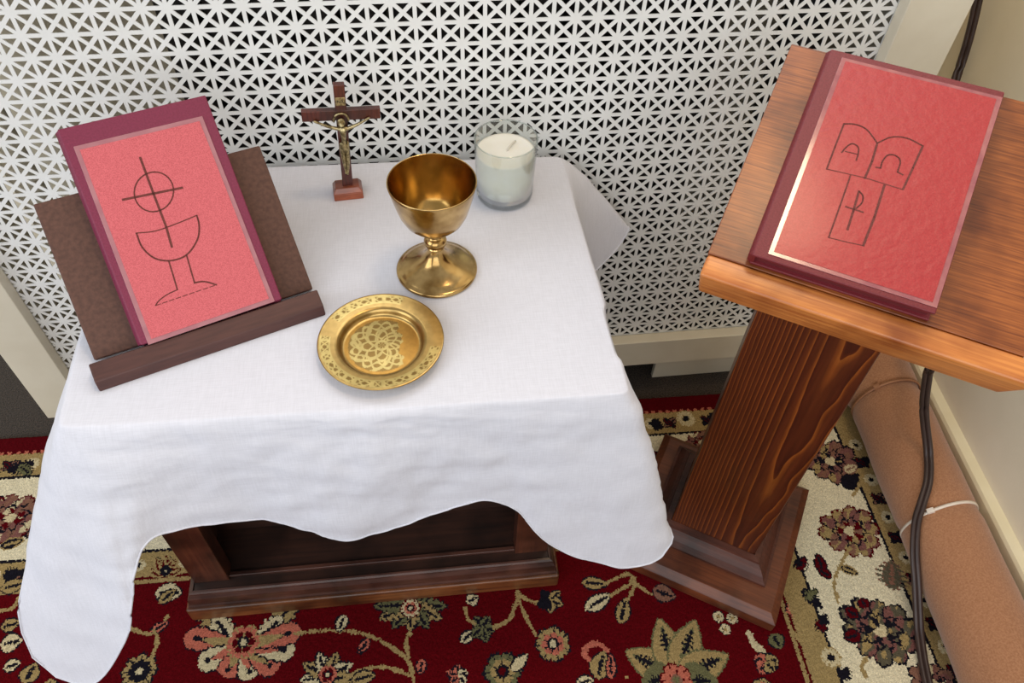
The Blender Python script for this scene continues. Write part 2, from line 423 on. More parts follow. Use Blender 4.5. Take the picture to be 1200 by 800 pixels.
for (nm, a) in (('post', (-8.88, -6.34, -0.8, -0.03, -26.0, CTOP)), ('post', (37.9, 41.02, -0.8, -0.03, -26.0, CTOP)),
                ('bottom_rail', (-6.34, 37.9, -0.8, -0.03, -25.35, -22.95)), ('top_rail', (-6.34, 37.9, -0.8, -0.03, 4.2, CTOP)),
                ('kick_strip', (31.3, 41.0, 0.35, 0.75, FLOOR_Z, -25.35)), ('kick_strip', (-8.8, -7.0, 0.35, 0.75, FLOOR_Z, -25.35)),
                ('top_board', (-9.3, 41.5, -1.2, 9.78, CTOP, CTOP+0.9)), ('side_panel', (40.2, 41.0, 0.02, 9.78, FLOOR_Z, CTOP)), ('side_panel', (-8.8, -8.0, 0.02, 6.6, FLOOR_Z, CTOP))):  # unseen left side panel added to darken the inside, cut short for some light
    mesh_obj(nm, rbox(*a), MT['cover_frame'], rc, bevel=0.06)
rd = thing('radiator', 'dark iron radiator glimpsed through the perforated cover', 'radiator', (18, 4.5, FLOOR_Z))
for i in range(13):
    x = -12.6+i*2.1
    mesh_obj('radiator_section', boxbm(x-0.85, x+0.85, -1.9, 1.9, 2.0, 31), MT['radiator'], rd, bevel=0.5)
mesh_obj('header_pipe', tube(bmesh.new(), [(-13.4, 0, 4), (13.4, 0, 4)], 0.5), MT['radiator'], rd, smooth=True)
for x in (-12.6, 12.6): mesh_obj('foot', boxbm(x-0.5, x+0.5, -1, 1, 0, 2.2), MT['radiator'], rd)
lp_ = thing('heating_pipe', 'pale painted heating pipe glimpsed at the left end of the cover', 'pipe', (-4.3, 2.6, FLOOR_Z))
mesh_obj('riser', tube(bmesh.new(), [(0, 0, 0), (0, 0, 35)], 0.75, 14), MT['wall'], lp_, smooth=True)
vp = thing('heating_pipe', 'dark heating pipe glimpsed at the right end of the cover', 'pipe', (36.6, 5, FLOOR_Z))
mesh_obj('riser', tube(bmesh.new(), [(0, 0, 0), (0, 0, 35)], 1.3, 14), MT['radiator'], vp, smooth=True)

# ------------------------------------------------------------------ rug (pattern woven in colour, sampled tuft by tuft)
RUG_A = -0.026
def rug_uv(x, y):
    """floor point (u) -> along the back edge from the right corner, distance in from the back edge"""
    ca, sa = math.cos(RUG_A), math.sin(RUG_A)
    dx, dy = x-46.0, y+1.95
    return -(dx*ca+dy*sa), -(-dx*sa+dy*ca)
RES = 15
RUG_W, RUG_FINE = 66.0, 25.0
nu, nv = int(RUG_W*RES), int(RUG_FINE*RES)
rng = np.random.default_rng(5)
uu = (np.arange(nu)+0.5)/RES; vv = (np.arange(nv)+0.5)/RES
PU, PV = np.meshgrid(uu, vv)
PU = PU + rng.normal(0, 0.022, PU.shape); PV = PV + rng.normal(0, 0.022, PV.shape)
C_RED, C_TAN, C_CREAM, C_NAVY, C_SAL, C_GRN, C_DRED, C_BRN, C_IV = [np.array(lin(c)[:3]) for c in
    ((84, 5, 12), (152, 130, 86), (192, 178, 142), (24, 22, 30), (176, 98, 80), (98, 96, 66), (78, 6, 14), (124, 88, 72), (212, 202, 172))]
RC = np.empty(PU.shape+(3,)); RC[:] = C_RED
DE = np.minimum(PU, PV)           # distance from the nearest woven edge (right or back)
def band(a, b, c):
    RC[(DE >= a) & (DE < b)] = c
band(0, 1.15, C_DRED); band(1.15, 1.35, C_SAL); band(1.35, 3.0, C_TAN); band(3.0, 3.18, C_NAVY); band(3.18, 8.75, C_IV)
band(8.75, 8.92, C_NAVY); band(8.92, 10.45, C_TAN); band(10.45, 10.62, C_DRED); band(10.62, 10.85, C_TAN); band(10.85, 11.0, C_DRED)
dash = (np.floor((np.where(PU < PV, PV, PU))*4) % 2 == 0)
RC[(DE >= 1.15) & (DE < 1.35) & dash] = C_DRED

def win(cu, cv, r):
    i0, i1 = max(0, int((cv-r)*RES)), min(nv, int((cv+r)*RES)+1)
    j0, j1 = max(0, int((cu-r)*RES)), min(nu, int((cu+r)*RES)+1)
    return (slice(i0, i1), slice(j0, j1)) if i1 > i0 and j1 > j0 else None
def flower(cu, cv, R, n=8, cols=(C_TAN, C_SAL, C_CREAM), out=C_NAVY, ph=0.0, sq=1.0, ctr=C_NAVY):
    w = win(cu, cv, R*1.3)
    if w is None: return
    dx, dy = PU[w]-cu, (PV[w]-cv)/sq
    r = np.hypot(dx, dy)/R; th = np.arctan2(dy, dx)+ph
    pet = 0.80+0.20*np.abs(np.cos(n*th/2))**0.7+0.04*np.cos(3*n*th)
    a = RC[w]
    k = np.clip(r/pet, 0, 2)
    a[k < 1.0] = out
    a[k < 0.90] = cols[0]
    vein = np.abs(np.sin(n*th/2)) < 0.16
    a[(k < 0.90) & (k > 0.35) & vein] = out
    a[k < 0.62] = cols[1]
    a[(k < 0.62) & (k > 0.3) & (np.abs(np.cos(n*th/2)) < 0.22)] = out
    a[k < 0.34] = ctr
    a[k < 0.2] = cols[2]
    RC[w] = a
def leaf(p, q, wd, c=C_TAN, out=C_NAVY, vein=True, serr=0.0, blunt=False):
    p = np.array(p); q = np.array(q); m = (p+q)/2; L_ = np.hypot(*(q-p))
    w = win(m[0], m[1], L_*0.6+wd)
    if w is None: return
    d = (q-p)/L_
    X, Y = PU[w]-p[0], PV[w]-p[1]
    t = (X*d[0]+Y*d[1])/L_; s = -X*d[1]+Y*d[0]
    tt = np.clip(t, 0, 1)
    half = wd*np.sin(np.pi*tt**0.8)**0.9
    if blunt: half = wd*tt**0.8*np.sqrt(np.clip(1-tt**5, 0, 1))*1.2
    half = half*(1+serr*np.sign(np.sin(tt*38)))
    a = RC[w]; ins = (t > 0) & (t < 1)
    if out is not None: a[ins & (np.abs(s) < half+0.10)] = out
    a[ins & (np.abs(s) < half)] = c
    if vein: a[ins & (t > 0.15) & (t < 0.85) & (np.abs(s) < 0.05+0.18*half*np.abs(np.sin(tt*22)))] = out if out is not None else C_NAVY
    RC[w] = a
def vine(pts, wd=0.11, c=C_TAN):
    P = smooth_path([np.array(p) for p in pts], 10)
    for p in P:
        w = win(p[0], p[1], wd*2)
        if w is None: continue
        a = RC[w]; a[np.hypot(PU[w]-p[0], PV[w]-p[1]) < wd*(1+0.25*math.sin(p[0]*9+p[1]*7))] = c; RC[w] = a
def F(u, v):
    p = onz(u, v, RUG_Z); return np.array(rug_uv(p[0], p[1]))
def flo(u, v, R, **k): c = F(u, v); flower(c[0], c[1], R, **k)
def lea(u0, v0, u1, v1, wd, **k): leaf(F(u0, v0), F(u1, v1), wd, **k)
def vin(*pts, **k): vine([F(*p) for p in pts], **k)

# repeating guard and border motifs first (the places the photo shows follow on top)
for i in range(60):
    a = 0.9+i*1.35
    for d, rr in ((2.17, 0.52), (9.7, 0.46)):
        for along_right in (True, False):
            if a < d+1.5: continue
            cu, cv = (d, a) if along_right else (a, d)
            if i % 2: flower(cu, cv, rr, n=6, cols=(C_CREAM, C_CREAM, C_NAVY), out=C_TAN, ctr=C_NAVY)
            else:
                leaf((cu-0.5, cv-0.3), (cu+0.5, cv+0.35), 0.2, c=C_BRN if i % 4 else C_NAVY); leaf((cu+0.45, cv-0.35), (cu-0.3, cv+0.45), 0.14, c=C_DRED)
for i in range(12):
    a = 12.5+i*5.2
    flower(a, 5.9, 1.9, n=10, cols=(C_BRN, C_SAL, C_CREAM), out=C_DRED if i % 2 else C_NAVY, ph=i)
    leaf((a+2.0, 5.0), (a+3.4, 6.9), 0.5, c=C_GRN); leaf((a+3.9, 4.4), (a+2.5, 5.6), 0.35, c=C_DRED)
    vine([(a+1.6, 6.6), (a+2.6, 7.6), (a+3.8, 6.9)], c=C_BRN)
# red field: generic scatter away from the photographed part
for i in range(70):
    cu, cv = rng.uniform(12, 64), rng.uniform(11.8, 24.5)
    k = i % 3
    if k == 0: flower(cu, cv, rng.uniform(0.5, 0.8), n=7, ph=i)
    elif k == 1: leaf((cu, cv), (cu+rng.uniform(-1.2, 1.2), cv+0.9), 0.32)
    else: vine([(cu, cv), (cu+0.8, cv+0.7), (cu+1.9, cv+0.5), (cu+2.6, cv+1.2)])
# clear the photographed part of the field, then weave what shows there
box_uv = [F(150, 640), F(950, 800)]
m_ = (DE > 11.0) & (PU < F(120, 790)[0]) & (PV < F(500, 800)[1]+0.6)
RC[m_] = C_RED
# bottom field, left to right
vin((150, 735), (172, 742), (186, 735), (196, 722)); lea(176, 740, 198, 728, 0.22, c=C_SAL)
flo(163, 786, 1.0, n=8, cols=(C_TAN, C_NAVY, C_CREAM)); vin((178, 770), (184, 750), (180, 738))
for a, b_, c_ in (((232, 700), (262, 745), C_TAN), ((348, 700), (312, 745), C_TAN), ((250, 722), (275, 755), C_CREAM), ((330, 722), (300, 755), C_CREAM)):
    lea(*a, *b_, 0.55, c=c_, serr=0.15)
for a, c_ in (((216, 745), C_SAL), ((232, 778), C_CREAM), ((262, 792), C_SAL), ((295, 795), C_CREAM), ((325, 785), C_SAL), ((345, 762), C_CREAM), ((352, 738), C_SAL)):
    lea(285, 757, *a, 0.72, c=c_, serr=0.05, blunt=True)
    lea(285, 757, 285+(a[0]-285)*0.72, 757+(a[1]-757)*0.72, 0.3, c=C_TAN if c_ is C_SAL else C_SAL, out=None, vein=False)
flo(285, 752, 1.0, n=6, cols=(C_SAL, C_DRED, C_CREAM), out=C_TAN)
vin((345, 742), (390, 738), (432, 744), (462, 760), (479, 776), (485, 800)); vin((479, 772), (476, 752), (481, 740))
lea(432, 748, 420, 766, 0.22, c=C_SAL); lea(404, 720, 396, 740, 0.3, c=C_CREAM)
for k in range(7):
    an = math.pi*(0.02+k*0.16); lea(481, 708, 481+44*math.cos(an), 708+32*math.sin(an), 0.42, c=C_TAN if k % 2 else C_GRN, serr=0.2)
flo(481, 712, 0.6, n=6, cols=(C_CREAM, C_SAL, C_CREAM), out=C_DRED)
for k in range(6):
    an = math.pi*(0.95+k*0.22); lea(384, 792, 384+34*math.cos(an), 792+30*math.sin(an), 0.36, c=C_TAN if k % 2 else C_CREAM, serr=0.15)
flo(384, 790, 0.55, n=6, cols=(C_SAL, C_DRED, C_CREAM))
vin((400, 798), (425, 784), (455, 782), (482, 792)); lea(412, 797, 440, 790, 0.35, c=C_TAN); lea(495, 772, 492, 790, 0.25, c=C_SAL)
lea(540, 752, 556, 738, 0.28, c=C_CREAM); lea(548, 706, 560, 698, 0.35, c=C_CREAM)
for a in ((556, 722), (574, 722), (580, 738), (570, 752), (553, 746)): lea(565, 735, *a, 0.3, c=C_GRN, serr=0.2)
vin((545, 712), (548, 724), (556, 730)); vin((578, 735), (596, 726), (605, 705), (607, 692)); vin((607, 700), (616, 722), (628, 744)); vin((607, 696), (622, 704), (634, 706))
for a in ((634, 692), (656, 692), (660, 708), (645, 718), (630, 710)): lea(645, 704, *a, 0.3, c=C_TAN if a[0] > 640 else C_NAVY)
flo(648, 754, 1.05, n=7, cols=(C_TAN, C_SAL, C_CREAM)); flo(589, 786, 1.1, n=6, cols=(C_GRN, C_TAN, C_DRED)); lea(600, 785, 618, 766, 0.28, c=C_CREAM, vein=False)
for a in ((524, 786), (536, 778), (548, 786), (546, 800), (528, 800)): lea(537, 792, *a, 0.25, c=C_SAL if a[0] < 540 else C_CREAM)
lea(682, 682, 712, 684, 0.36, c=C_TAN); lea(686, 714, 716, 696, 0.42, c=C_CREAM); lea(727, 730, 734, 700, 0.38, c=C_TAN)
vin((712, 682), (736, 672), (742, 680)); vin((716, 697), (738, 684), (744, 676)); vin((736, 702), (744, 686)); vin((744, 682), (760, 694), (776, 698)); lea(765, 690, 792, 700, 0.5, c=C_BRN)
for a, c_ in (((733, 762), C_TAN), ((772, 724), C_TAN), ((815, 726), C_TAN), ((854, 767), C_TAN), ((842, 800), C_GRN), ((752, 800), C_GRN)):
    lea(793, 793, *a, 0.85, c=c_, out=C_GRN); q0 = np.array((793, 793)); q1 = np.array(a); d_ = q1-q0
    lea(*(q0+d_*0.38), *(q0+d_*0.85), 0.22, c=C_NAVY, out=None, vein=False, serr=0.5)
flo(793, 796, 0.95, n=5, cols=(C_SAL, C_SAL, C_GRN), out=C_DRED, ctr=C_BRN)
lea(700, 795, 708, 762, 0.55, c=C_TAN); lea(716, 795, 716, 765, 0.25, c=C_SAL); vin((712, 762), (702, 754), (690, 756), (684, 766), (690, 772), c=C_SAL, wd=0.16); lea(676, 800, 696, 796, 0.3, c=C_CREAM)
for a in ((842, 722), (858, 724), (850, 737)): flo(*a, 0.36, n=5, cols=(C_CREAM, C_CREAM, C_TAN), ctr=C_TAN)
vin((878, 742), (884, 754), (894, 764), (900, 776), c=C_CREAM, wd=0.2); lea(905, 742, 916, 760, 0.45, c=C_GRN)
for a in ((884, 770), (912, 772), (890, 788), (908, 786)): lea(898, 776, *a, 0.4, c=C_SAL if a[0] < 900 else C_TAN)
flo(932, 714, 0.6, n=6, cols=(C_SAL, C_CREAM, C_SAL)); vin((925, 735), (945, 760), (958, 790), c=C_TAN)
# ivory border on the right
PV_flip = None
m_ = (PU > 3.25) & (PU < 8.7) & (PV > 3.2); RC[m_] = C_IV
def blossom(u, v, R, cols, out, n=9, ph=0.3):
    c = F(u, v); w = win(c[0], c[1], R*1.35)
    if w is None: return
    dx, dy = PU[w]-c[0], PV[w]-c[1]; r = np.hypot(dx, dy)/R; th = np.arctan2(dy, dx)+ph
    sd = c[0]*1.7+c[1]
    lobe = 0.74+0.15*np.abs(np.sin(n*th/2))+0.07*np.sin(2*th+sd)+0.06*np.sin(3*th+sd*2)+0.05*np.abs(np.sin(n*1.5*th))
    k = r/lobe; a_ = RC[w]
    patch = np.sin(dx*3.1+sd)*np.cos(dy*2.7-sd)+0.6*np.sin(dx*5.3-dy*4.1+sd)
    a_[k < 1] = out
    inn = k < 0.93
    a_[inn] = cols[0]; a_[inn & (patch > 0.25)] = cols[1]; a_[inn & (patch < -0.55)] = cols[2]
    vein = np.abs(np.sin(n*th/2+0.5*np.sin(r*9))) < 0.17+0.1*np.sin(r*17)
    a_[inn & vein & (k > 0.2)] = C_NAVY
    a_[(np.abs(k-0.5-0.05*np.sin(n*th)) < 0.035)] = C_NAVY
    core = k < 0.42
    a_[core & (np.sin(n*th/2+1) > 0)] = out
    a_[(k < 0.2) & (patch > -0.2)] = C_CREAM
    RC[w] = a_
C_MAUVE = np.array(lin((118, 78, 72))[:3]); C_OLV = np.array(lin((88, 82, 66))[:3])
blossom(974, 540, 2.0, (C_MAUVE, C_BRN, C_TAN), C_NAVY); blossom(997, 622, 2.05, (C_TAN, C_MAUVE, C_BRN), C_DRED, n=10)
blossom(1032, 738, 2.35, (C_OLV, C_MAUVE, C_TAN), C_NAVY, n=10); 
for a, b_ in (((1006, 722), (990, 712)), ((1008, 742), (990, 748)), ((1016, 712), (1008, 700))): lea(*a, *b_, 0.35, c=C_DRED)
lea(1046, 690, 1045, 656, 0.7, c=C_OLV, out=C_BRN, serr=0.3); lea(988, 570, 1008, 556, 0.5, c=C_NAVY); lea(990, 552, 1004, 545, 0.3, c=C_CREAM, out=C_BRN)
vin((1000, 580), (1008, 566), (1010, 552)); vin((982, 705), (978, 680), (990, 652), (996, 642), c=C_TAN); lea(965, 672, 958, 648, 0.32, c=C_DRED); lea(975, 676, 958, 666, 0.25, c=C_DRED); lea(985, 664, 1006, 672, 0.22, c=C_NAVY, out=C_TAN)
vin((1015, 792), (1010, 780), (1016, 770), c=C_TAN); blossom(1095, 800, 1.4, (C_MAUVE, C_BRN, C_CREAM), C_NAVY)
# guard on the right inner side
m_ = (PU > 8.95) & (PU < 10.4) & (PV > 9); RC[m_] = C_TAN
flo(974, 770, 0.62, n=6, cols=(C_CREAM, C_CREAM, C_NAVY), out=C_TAN, ctr=C_NAVY)
for a, b_, c_ in (((936, 668), (944, 652), C_DRED), ((932, 656), (940, 662), C_NAVY), ((940, 690), (964, 712), C_NAVY), ((944, 702), (958, 690), C_GRN), ((955, 728), (970, 738), C_DRED), ((985, 795), (995, 782), C_NAVY), ((960, 722), (972, 730), C_NAVY)):
    lea(*a, *b_, 0.24, c=c_, serr=0.4, vein=False)
# back guard, right of the table
flo(804, 490, 0.72, n=8, cols=(C_CREAM, C_CREAM, C_NAVY), out=C_TAN, ctr=C_NAVY)
for a, b_ in (((764, 497), (778, 500)), ((766, 490), (772, 500)), ((834, 492), (842, 484)), ((832, 484), (840, 492))): lea(*a, *b_, 0.25, c=C_NAVY, serr=0.4, vein=False)
blossom(822, 518, 1.1, (C_MAUVE, C_BRN, C_CREAM), C_DRED)
# left guard, border and field
for a, b_, c_ in (((8, 552), (40, 540), C_NAVY), ((22, 545), (36, 556), C_GRN), ((4, 676), (22, 668), C_NAVY), ((10, 682), (26, 684), C_BRN)): lea(*a, *b_, 0.32, c=c_, serr=0.35)
blossom(12, 606, 2.0, (C_MAUVE, C_BRN, C_CREAM), C_DRED); lea(0, 640, 28, 632, 0.3, c=C_NAVY, out=C_TAN)
for k in range(5):
    an = math.pi*(1.1+k*0.2); lea(194, 672, 194+20*math.cos(an), 674+24*math.sin(an), 0.25, c=C_DRED, out=C_TAN)
flo(194, 668, 0.35, n=4, cols=(C_NAVY, C_NAVY, C_CREAM)); lea(182, 694, 214, 694, 0.55, c=C_CREAM); lea(186, 706, 206, 690, 0.3, c=C_TAN)
lea(0, 690, 30, 682, 0.4, c=C_TAN); lea(0, 755, 26, 750, 0.5, c=C_CREAM); lea(0, 735, 24, 728, 0.35, c=C_TAN); lea(28, 800, 42, 776, 0.5, c=C_TAN); vin((0, 715), (14, 712), (22, 700)); lea(4, 782, 24, 776, 0.3, c=C_CREAM)

RC *= rng.uniform(0.86, 1.14, RC.shape[:2])[..., None]
# mesh: fine grid of tufts, then a coarse plain run towards the room
vrow = np.concatenate([np.arange(nv+1)/RES, RUG_FINE+np.array([2.0, 5, 9, 14])])
ucol = np.arange(nu+1)/RES
GU, GV = np.meshgrid(ucol, vrow)
ca, sa = math.cos(RUG_A), math.sin(RUG_A)
X = 46.0-GU*ca+GV*sa*1.0; Y = -1.95-GU*sa-GV*ca
Zj = rng.uniform(-0.06, -0.005, GU.shape)
Zj[0, :] = -0.28; Zj[:, 0] = -0.28; Zj[-1, :] = -0.28; Zj[:, -1] = -0.28
Zp = (RUG_Z-FLOOR_Z)+Zj
co = np.stack([X*S, Y*S, Zp*S], -1).reshape(-1, 3).astype(np.float32)
nr, nc = GU.shape
idx = np.arange(nr*nc).reshape(nr, nc)
faces = np.stack([idx[:-1, :-1], idx[1:, :-1], idx[1:, 1:], idx[:-1, 1:]], -1).reshape(-1, 4)
me = bpy.data.meshes.new('rug')
me.vertices.add(len(co)); me.vertices.foreach_set('co', co.ravel())
me.loops.add(faces.size); me.loops.foreach_set('vertex_index', faces.ravel().astype(np.int32))
me.polygons.add(len(faces)); me.polygons.foreach_set('loop_start', np.arange(0, faces.size, 4, dtype=np.int32)); me.polygons.foreach_set('loop_total', np.full(len(faces), 4, np.int32))
me.update(calc_edges=True)
fc = np.empty((nr-1, nc-1, 4), np.float32); fc[..., 3] = 1
fc[:nv, :, :3] = RC; fc[nv:, :, :3] = C_RED
at_ = me.color_attributes.new('tuft', 'FLOAT_COLOR', 'CORNER')
at_.data.foreach_set('color', np.repeat(fc.reshape(-1, 4), 4, axis=0).ravel())
me.materials.append(attr_mat('wool_pile', 'tuft', rough=1.0, nscale=700, namt=0.3, bump=0.5, sheen=0.0))
rug = bpy.data.objects.new('rug', me); col.objects.link(rug)
single(rug, 'red floral rug with ivory and tan border under the table and lectern', 'rug')

# ------------------------------------------------------------------ carpet roll along the side wall
rsl = 0.075; ra = math.atan(rsl); R_ROLL = 2.32
roll = thing('carpet_underlay_roll', 'tan felt underlay roll tied with nylon ties along the baseboard', 'underlay roll', (45.18, -12, RUG_Z), rotz=-ra)
def roll_surface():
    bm = bmesh.new(); n = 56; rings = []
    ys = np.concatenate([np.linspace(-28, 19.0, 150)])
    for y in ys:
        pinch = 0.10*math.exp(-((y-7.0)/0.35)**2)+0.05*math.exp(-((y+1.9)/0.3)**2)
        ring = []
        for k in range(n):
            a = 2*math.pi*k/n
            r = R_ROLL*(1-pinch)+0.05*mnoise.noise((math.cos(a)*1.2, math.sin(a)*1.2, y*0.35))
            ring.append(bm.verts.new((r*math.cos(a), y, max(0.0, R_ROLL+r*math.sin(a)))))
        rings.append(ring)
    for A, B in zip(rings, rings[1:]):
        for k in range(n):
            j = (k+1) % n; bm.faces.new((A[k], A[j], B[j], B[k]))
    return bm
rs = mesh_obj('felt_sheet', roll_surface(), MT['felt'], roll, smooth=True, solid=0.25)
for y in (-27.6, 18.6):                 # the wound layers showing at the ends
    pts = [(r*math.cos(t), y, R_ROLL+r*math.sin(t)) for t, r in ((k*0.25, 0.25+1.85*k/150) for k in range(151))]
    mesh_obj('wound_layers', tube(bmesh.new(), pts, 0.12, 5), MT['felt'], roll, smooth=True)
def tie(y0, lean, m_t):
    bm = bmesh.new(); n = 48; w = 0.085
    rings = []
    for k in range(n+1):
        a = 2*math.pi*k/n
        c = Vector((2.26*math.cos(a), y0+lean*math.cos(a), R_ROLL+2.26*math.sin(a))); o = Vector((math.cos(a), 0, math.sin(a)))
        t_ = Vector((0, 1, 0))
        rings.append([bm.verts.new(c+o*e_+t_*f_) for e_, f_ in ((-0.05, -w), (0.06, -w), (0.06, w), (-0.05, w))])
    for A, B in zip(rings, rings[1:]):
        for k in range(4):
            j = (k+1) % 4; bm.faces.new((A[k], A[j], B[j], B[k]))
    bmesh.ops.remove_doubles(bm, verts=bm.verts, dist=1e-4)
    o = mesh_obj('nylon_tie', bm, m_t, roll, smooth=True)
    bm = bmesh.new(); a = math.radians(128)
    box(bm, -0.2, 0.2, -0.14, 0.14, -0.12, 0.16)
    bmesh.ops.rotate(bm, cent=(0, 0, 0), matrix=Matrix.Rotation(-(a-math.pi/2), 3, 'Y'), verts=bm.verts)
    bmesh.ops.translate(bm, vec=(2.3*math.cos(a), y0+lean*math.cos(a), R_ROLL+2.3*math.sin(a)), verts=bm.verts)
    mesh_obj('tie_head', bm, m_t, o, bevel=0.03)
    return o
tie(-1.9, 0.35, MT['nylon']); tie(7.0, 0.3, MT['nylon_tan'])

# ------------------------------------------------------------------ lectern
LA = math.radians(-32.3)
le = thing('lectern', 'brown pine lectern with slanted top and square moulded foot', 'lectern', (32.16, -11.77, RUG_Z), rotz=LA)
hz = 1.24
bt = hexa([(-4.8, -4.8, 0), (4.8, -4.8, 0), (4.8, 4.8, 0), (-4.8, 4.8, 0)], [(-4.8, -4.8, 0.85), (4.8, -4.8, 0.85), (4.8, 4.8, 0.85), (-4.8, 4.8, 0.85)])
mesh_obj('base_plank', bt, MT['lect_base'], le, bevel=0.05)
bt = hexa([(-4.8, -4.8, 0.85), (4.8, -4.8, 0.85), (4.8, 4.8, 0.85), (-4.8, 4.8, 0.85)], [(-4.35, -4.35, hz), (4.35, -4.35, hz), (4.35, 4.35, hz), (-4.35, 4.35, hz)])
mesh_obj('chamfered_edge', bt, MT['lect_base'], le, bevel=0.03)
cyc = 0.45                            # column centre, back from the middle of the base
CH = 26.4                             # column height
colm = mesh_obj('column', boxbm(-2.5, 2.5, -2.35, 2.35, 0, CH-hz), MT['column'], le, bevel=0.08)
colm.location = (0, cyc*S, hz*S)
ogee = [(0.02, 0.0), (1.15, 0.0), (1.15, 0.18), (0.98, 0.26), (0.86, 0.45), (0.62, 0.72), (0.40, 0.86), (0.36, 1.02), (0.02, 1.08)]
mo = mesh_obj('moulding', sweep_frame(ogee, 2.5, 2.35, 0), MT['lect_mould'], le); mo.location = (0, cyc*S, hz*S)
# slanted reading board with ledge; local frame: x along e, y up the slope, z out of the board
tilt = 0.412
slope = Matrix.Rotation(tilt, 3, 'X')
def on_slope(bm, origin):
    bmesh.ops.rotate(bm, cent=(0, 0, 0), matrix=slope, verts=bm.verts); bmesh.ops.translate(bm, vec=origin, verts=bm.verts); return bm
BO = (-4.82, -5.0, -2.59-RUG_Z)
def slope_part(name, bm, m_, bevel=0.0):
    o = mesh_obj(name, bm, m_, le, bevel=bevel)
    o.rotation_euler = (tilt, 0, 0); o.location = Vector(BO)*S
    return o
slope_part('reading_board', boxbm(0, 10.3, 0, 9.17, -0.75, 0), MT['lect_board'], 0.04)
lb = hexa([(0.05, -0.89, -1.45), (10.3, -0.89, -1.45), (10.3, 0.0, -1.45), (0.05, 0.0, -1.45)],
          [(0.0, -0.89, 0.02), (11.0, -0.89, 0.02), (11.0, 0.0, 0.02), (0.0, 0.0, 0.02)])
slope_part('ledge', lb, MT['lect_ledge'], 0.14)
# wedge that carries the board on the column
zc = CH
wd = hexa([(-2.4, cyc-2.3, CH), (2.4, cyc-2.3, CH), (2.4, cyc+2.3, CH), (-2.4, cyc+2.3, CH)],
          [(-2.4, cyc-2.3, BO[2]+(cyc-2.3+5)*math.tan(tilt)-0.83), (2.4, cyc-2.3, BO[2]+(cyc-2.3+5)*math.tan(tilt)-0.83),
           (2.4, cyc+2.3, BO[2]+(cyc+2.3+5)*math.tan(tilt)-0.83), (-2.4, cyc+2.3, BO[2]+(cyc+2.3+5)*math.tan(tilt)-0.83)])
mesh_obj('wedge', wd, MT['lect_base'], le)
# ------------------------------------------------------------------ books
def book(name, label, origin, rot, w, h, th, m_cover, m_card, m_film, card, film, strokes, m_pages):
    """origin: lower left corner of the back cover; x across, y up the page, z out"""
    o = thing(name, label, 'book', origin, rot=rot)
    ct = 0.13
    mesh_obj('back_cover', boxbm(0, w, 0, h, 0, ct), m_cover, o, bevel=0.04)
    mesh_obj('front_cover', boxbm(0, w, 0, h, th-ct, th), m_cover, o, bevel=0.05)
    sp = hexa([(0.0, 0.03, 0.02), (0.14, 0.03, 0.02), (0.14, 0.03, th-0.02), (0.0, 0.03, th-0.02), (-0.12, 0.03, th*0.72), (-0.12, 0.03, th*0.28)],
              [(0.0, h-0.03, 0.02), (0.14, h-0.03, 0.02), (0.14, h-0.03, th-0.02), (0.0, h-0.03, th-0.02), (-0.12, h-0.03, th*0.72), (-0.12, h-0.03, th*0.28)])
    mesh_obj('spine', sp, m_cover, o, bevel=0.04)
    mesh_obj('page_block', boxbm(0.14, w-0.14, 0.14, h-0.14, ct, th-ct), m_pages, o)
    mesh_obj('laminate_film', hexa([(x, y, th) for x, y in film], [(x, y, th+0.025) for x, y in film]), m_film, o, bevel=0.01)
    cd = mesh_obj('card', hexa([(x, y, th+0.025) for x, y in card], [(x, y, th+0.04) for x, y in card]), m_card, o)
    bm = bmesh.new()
    for pts, wd_ in strokes:
        for a, b_ in zip(pts, pts[1:]):
            a = Vector(a); b_ = Vector(b_); d = b_-a
            if d.length < 1e-5: continue
            n = Vector((-d.y, d.x)).normalized()*wd_/2; e_ = d.normalized()*wd_*0.3
            q = [a-e_+n, a-e_-n, b_+e_-n, b_+e_+n]
            bot = [(p.x, p.y, th+0.04) for p in q]; top = [(p.x, p.y, th+0.047) for p in q]
            v0 = [bm.verts.new(p) for p in bot]; v1 = [bm.verts.new(p) for p in top]
            bm.faces.new(v1)
            for k in range(4): bm.faces.new((v0[k], v0[(k+1) % 4], v1[(k+1) % 4], v1[k]))
    mesh_obj('pencil_drawing', bm, MT['ink'], cd)
    return o
def plane_xy(origin, rot, z):
    """pixel -> coordinates on the plane z (u) of a tilted thing"""
    R3 = np.array(rot); O3 = np.array(origin)+R3[:, 2]*z
    def f(u, v):
        d = ray(u, v); t_ = ((O3-CAM) @ R3[:, 2])/(d @ R3[:, 2]); P = CAM+d*t_-O3
        return (float(P @ R3[:, 0]), float(P @ R3[:, 1]))
    return f
def arc(pts, n=8): return [tuple(p) for p in smooth_path(pts, n)]

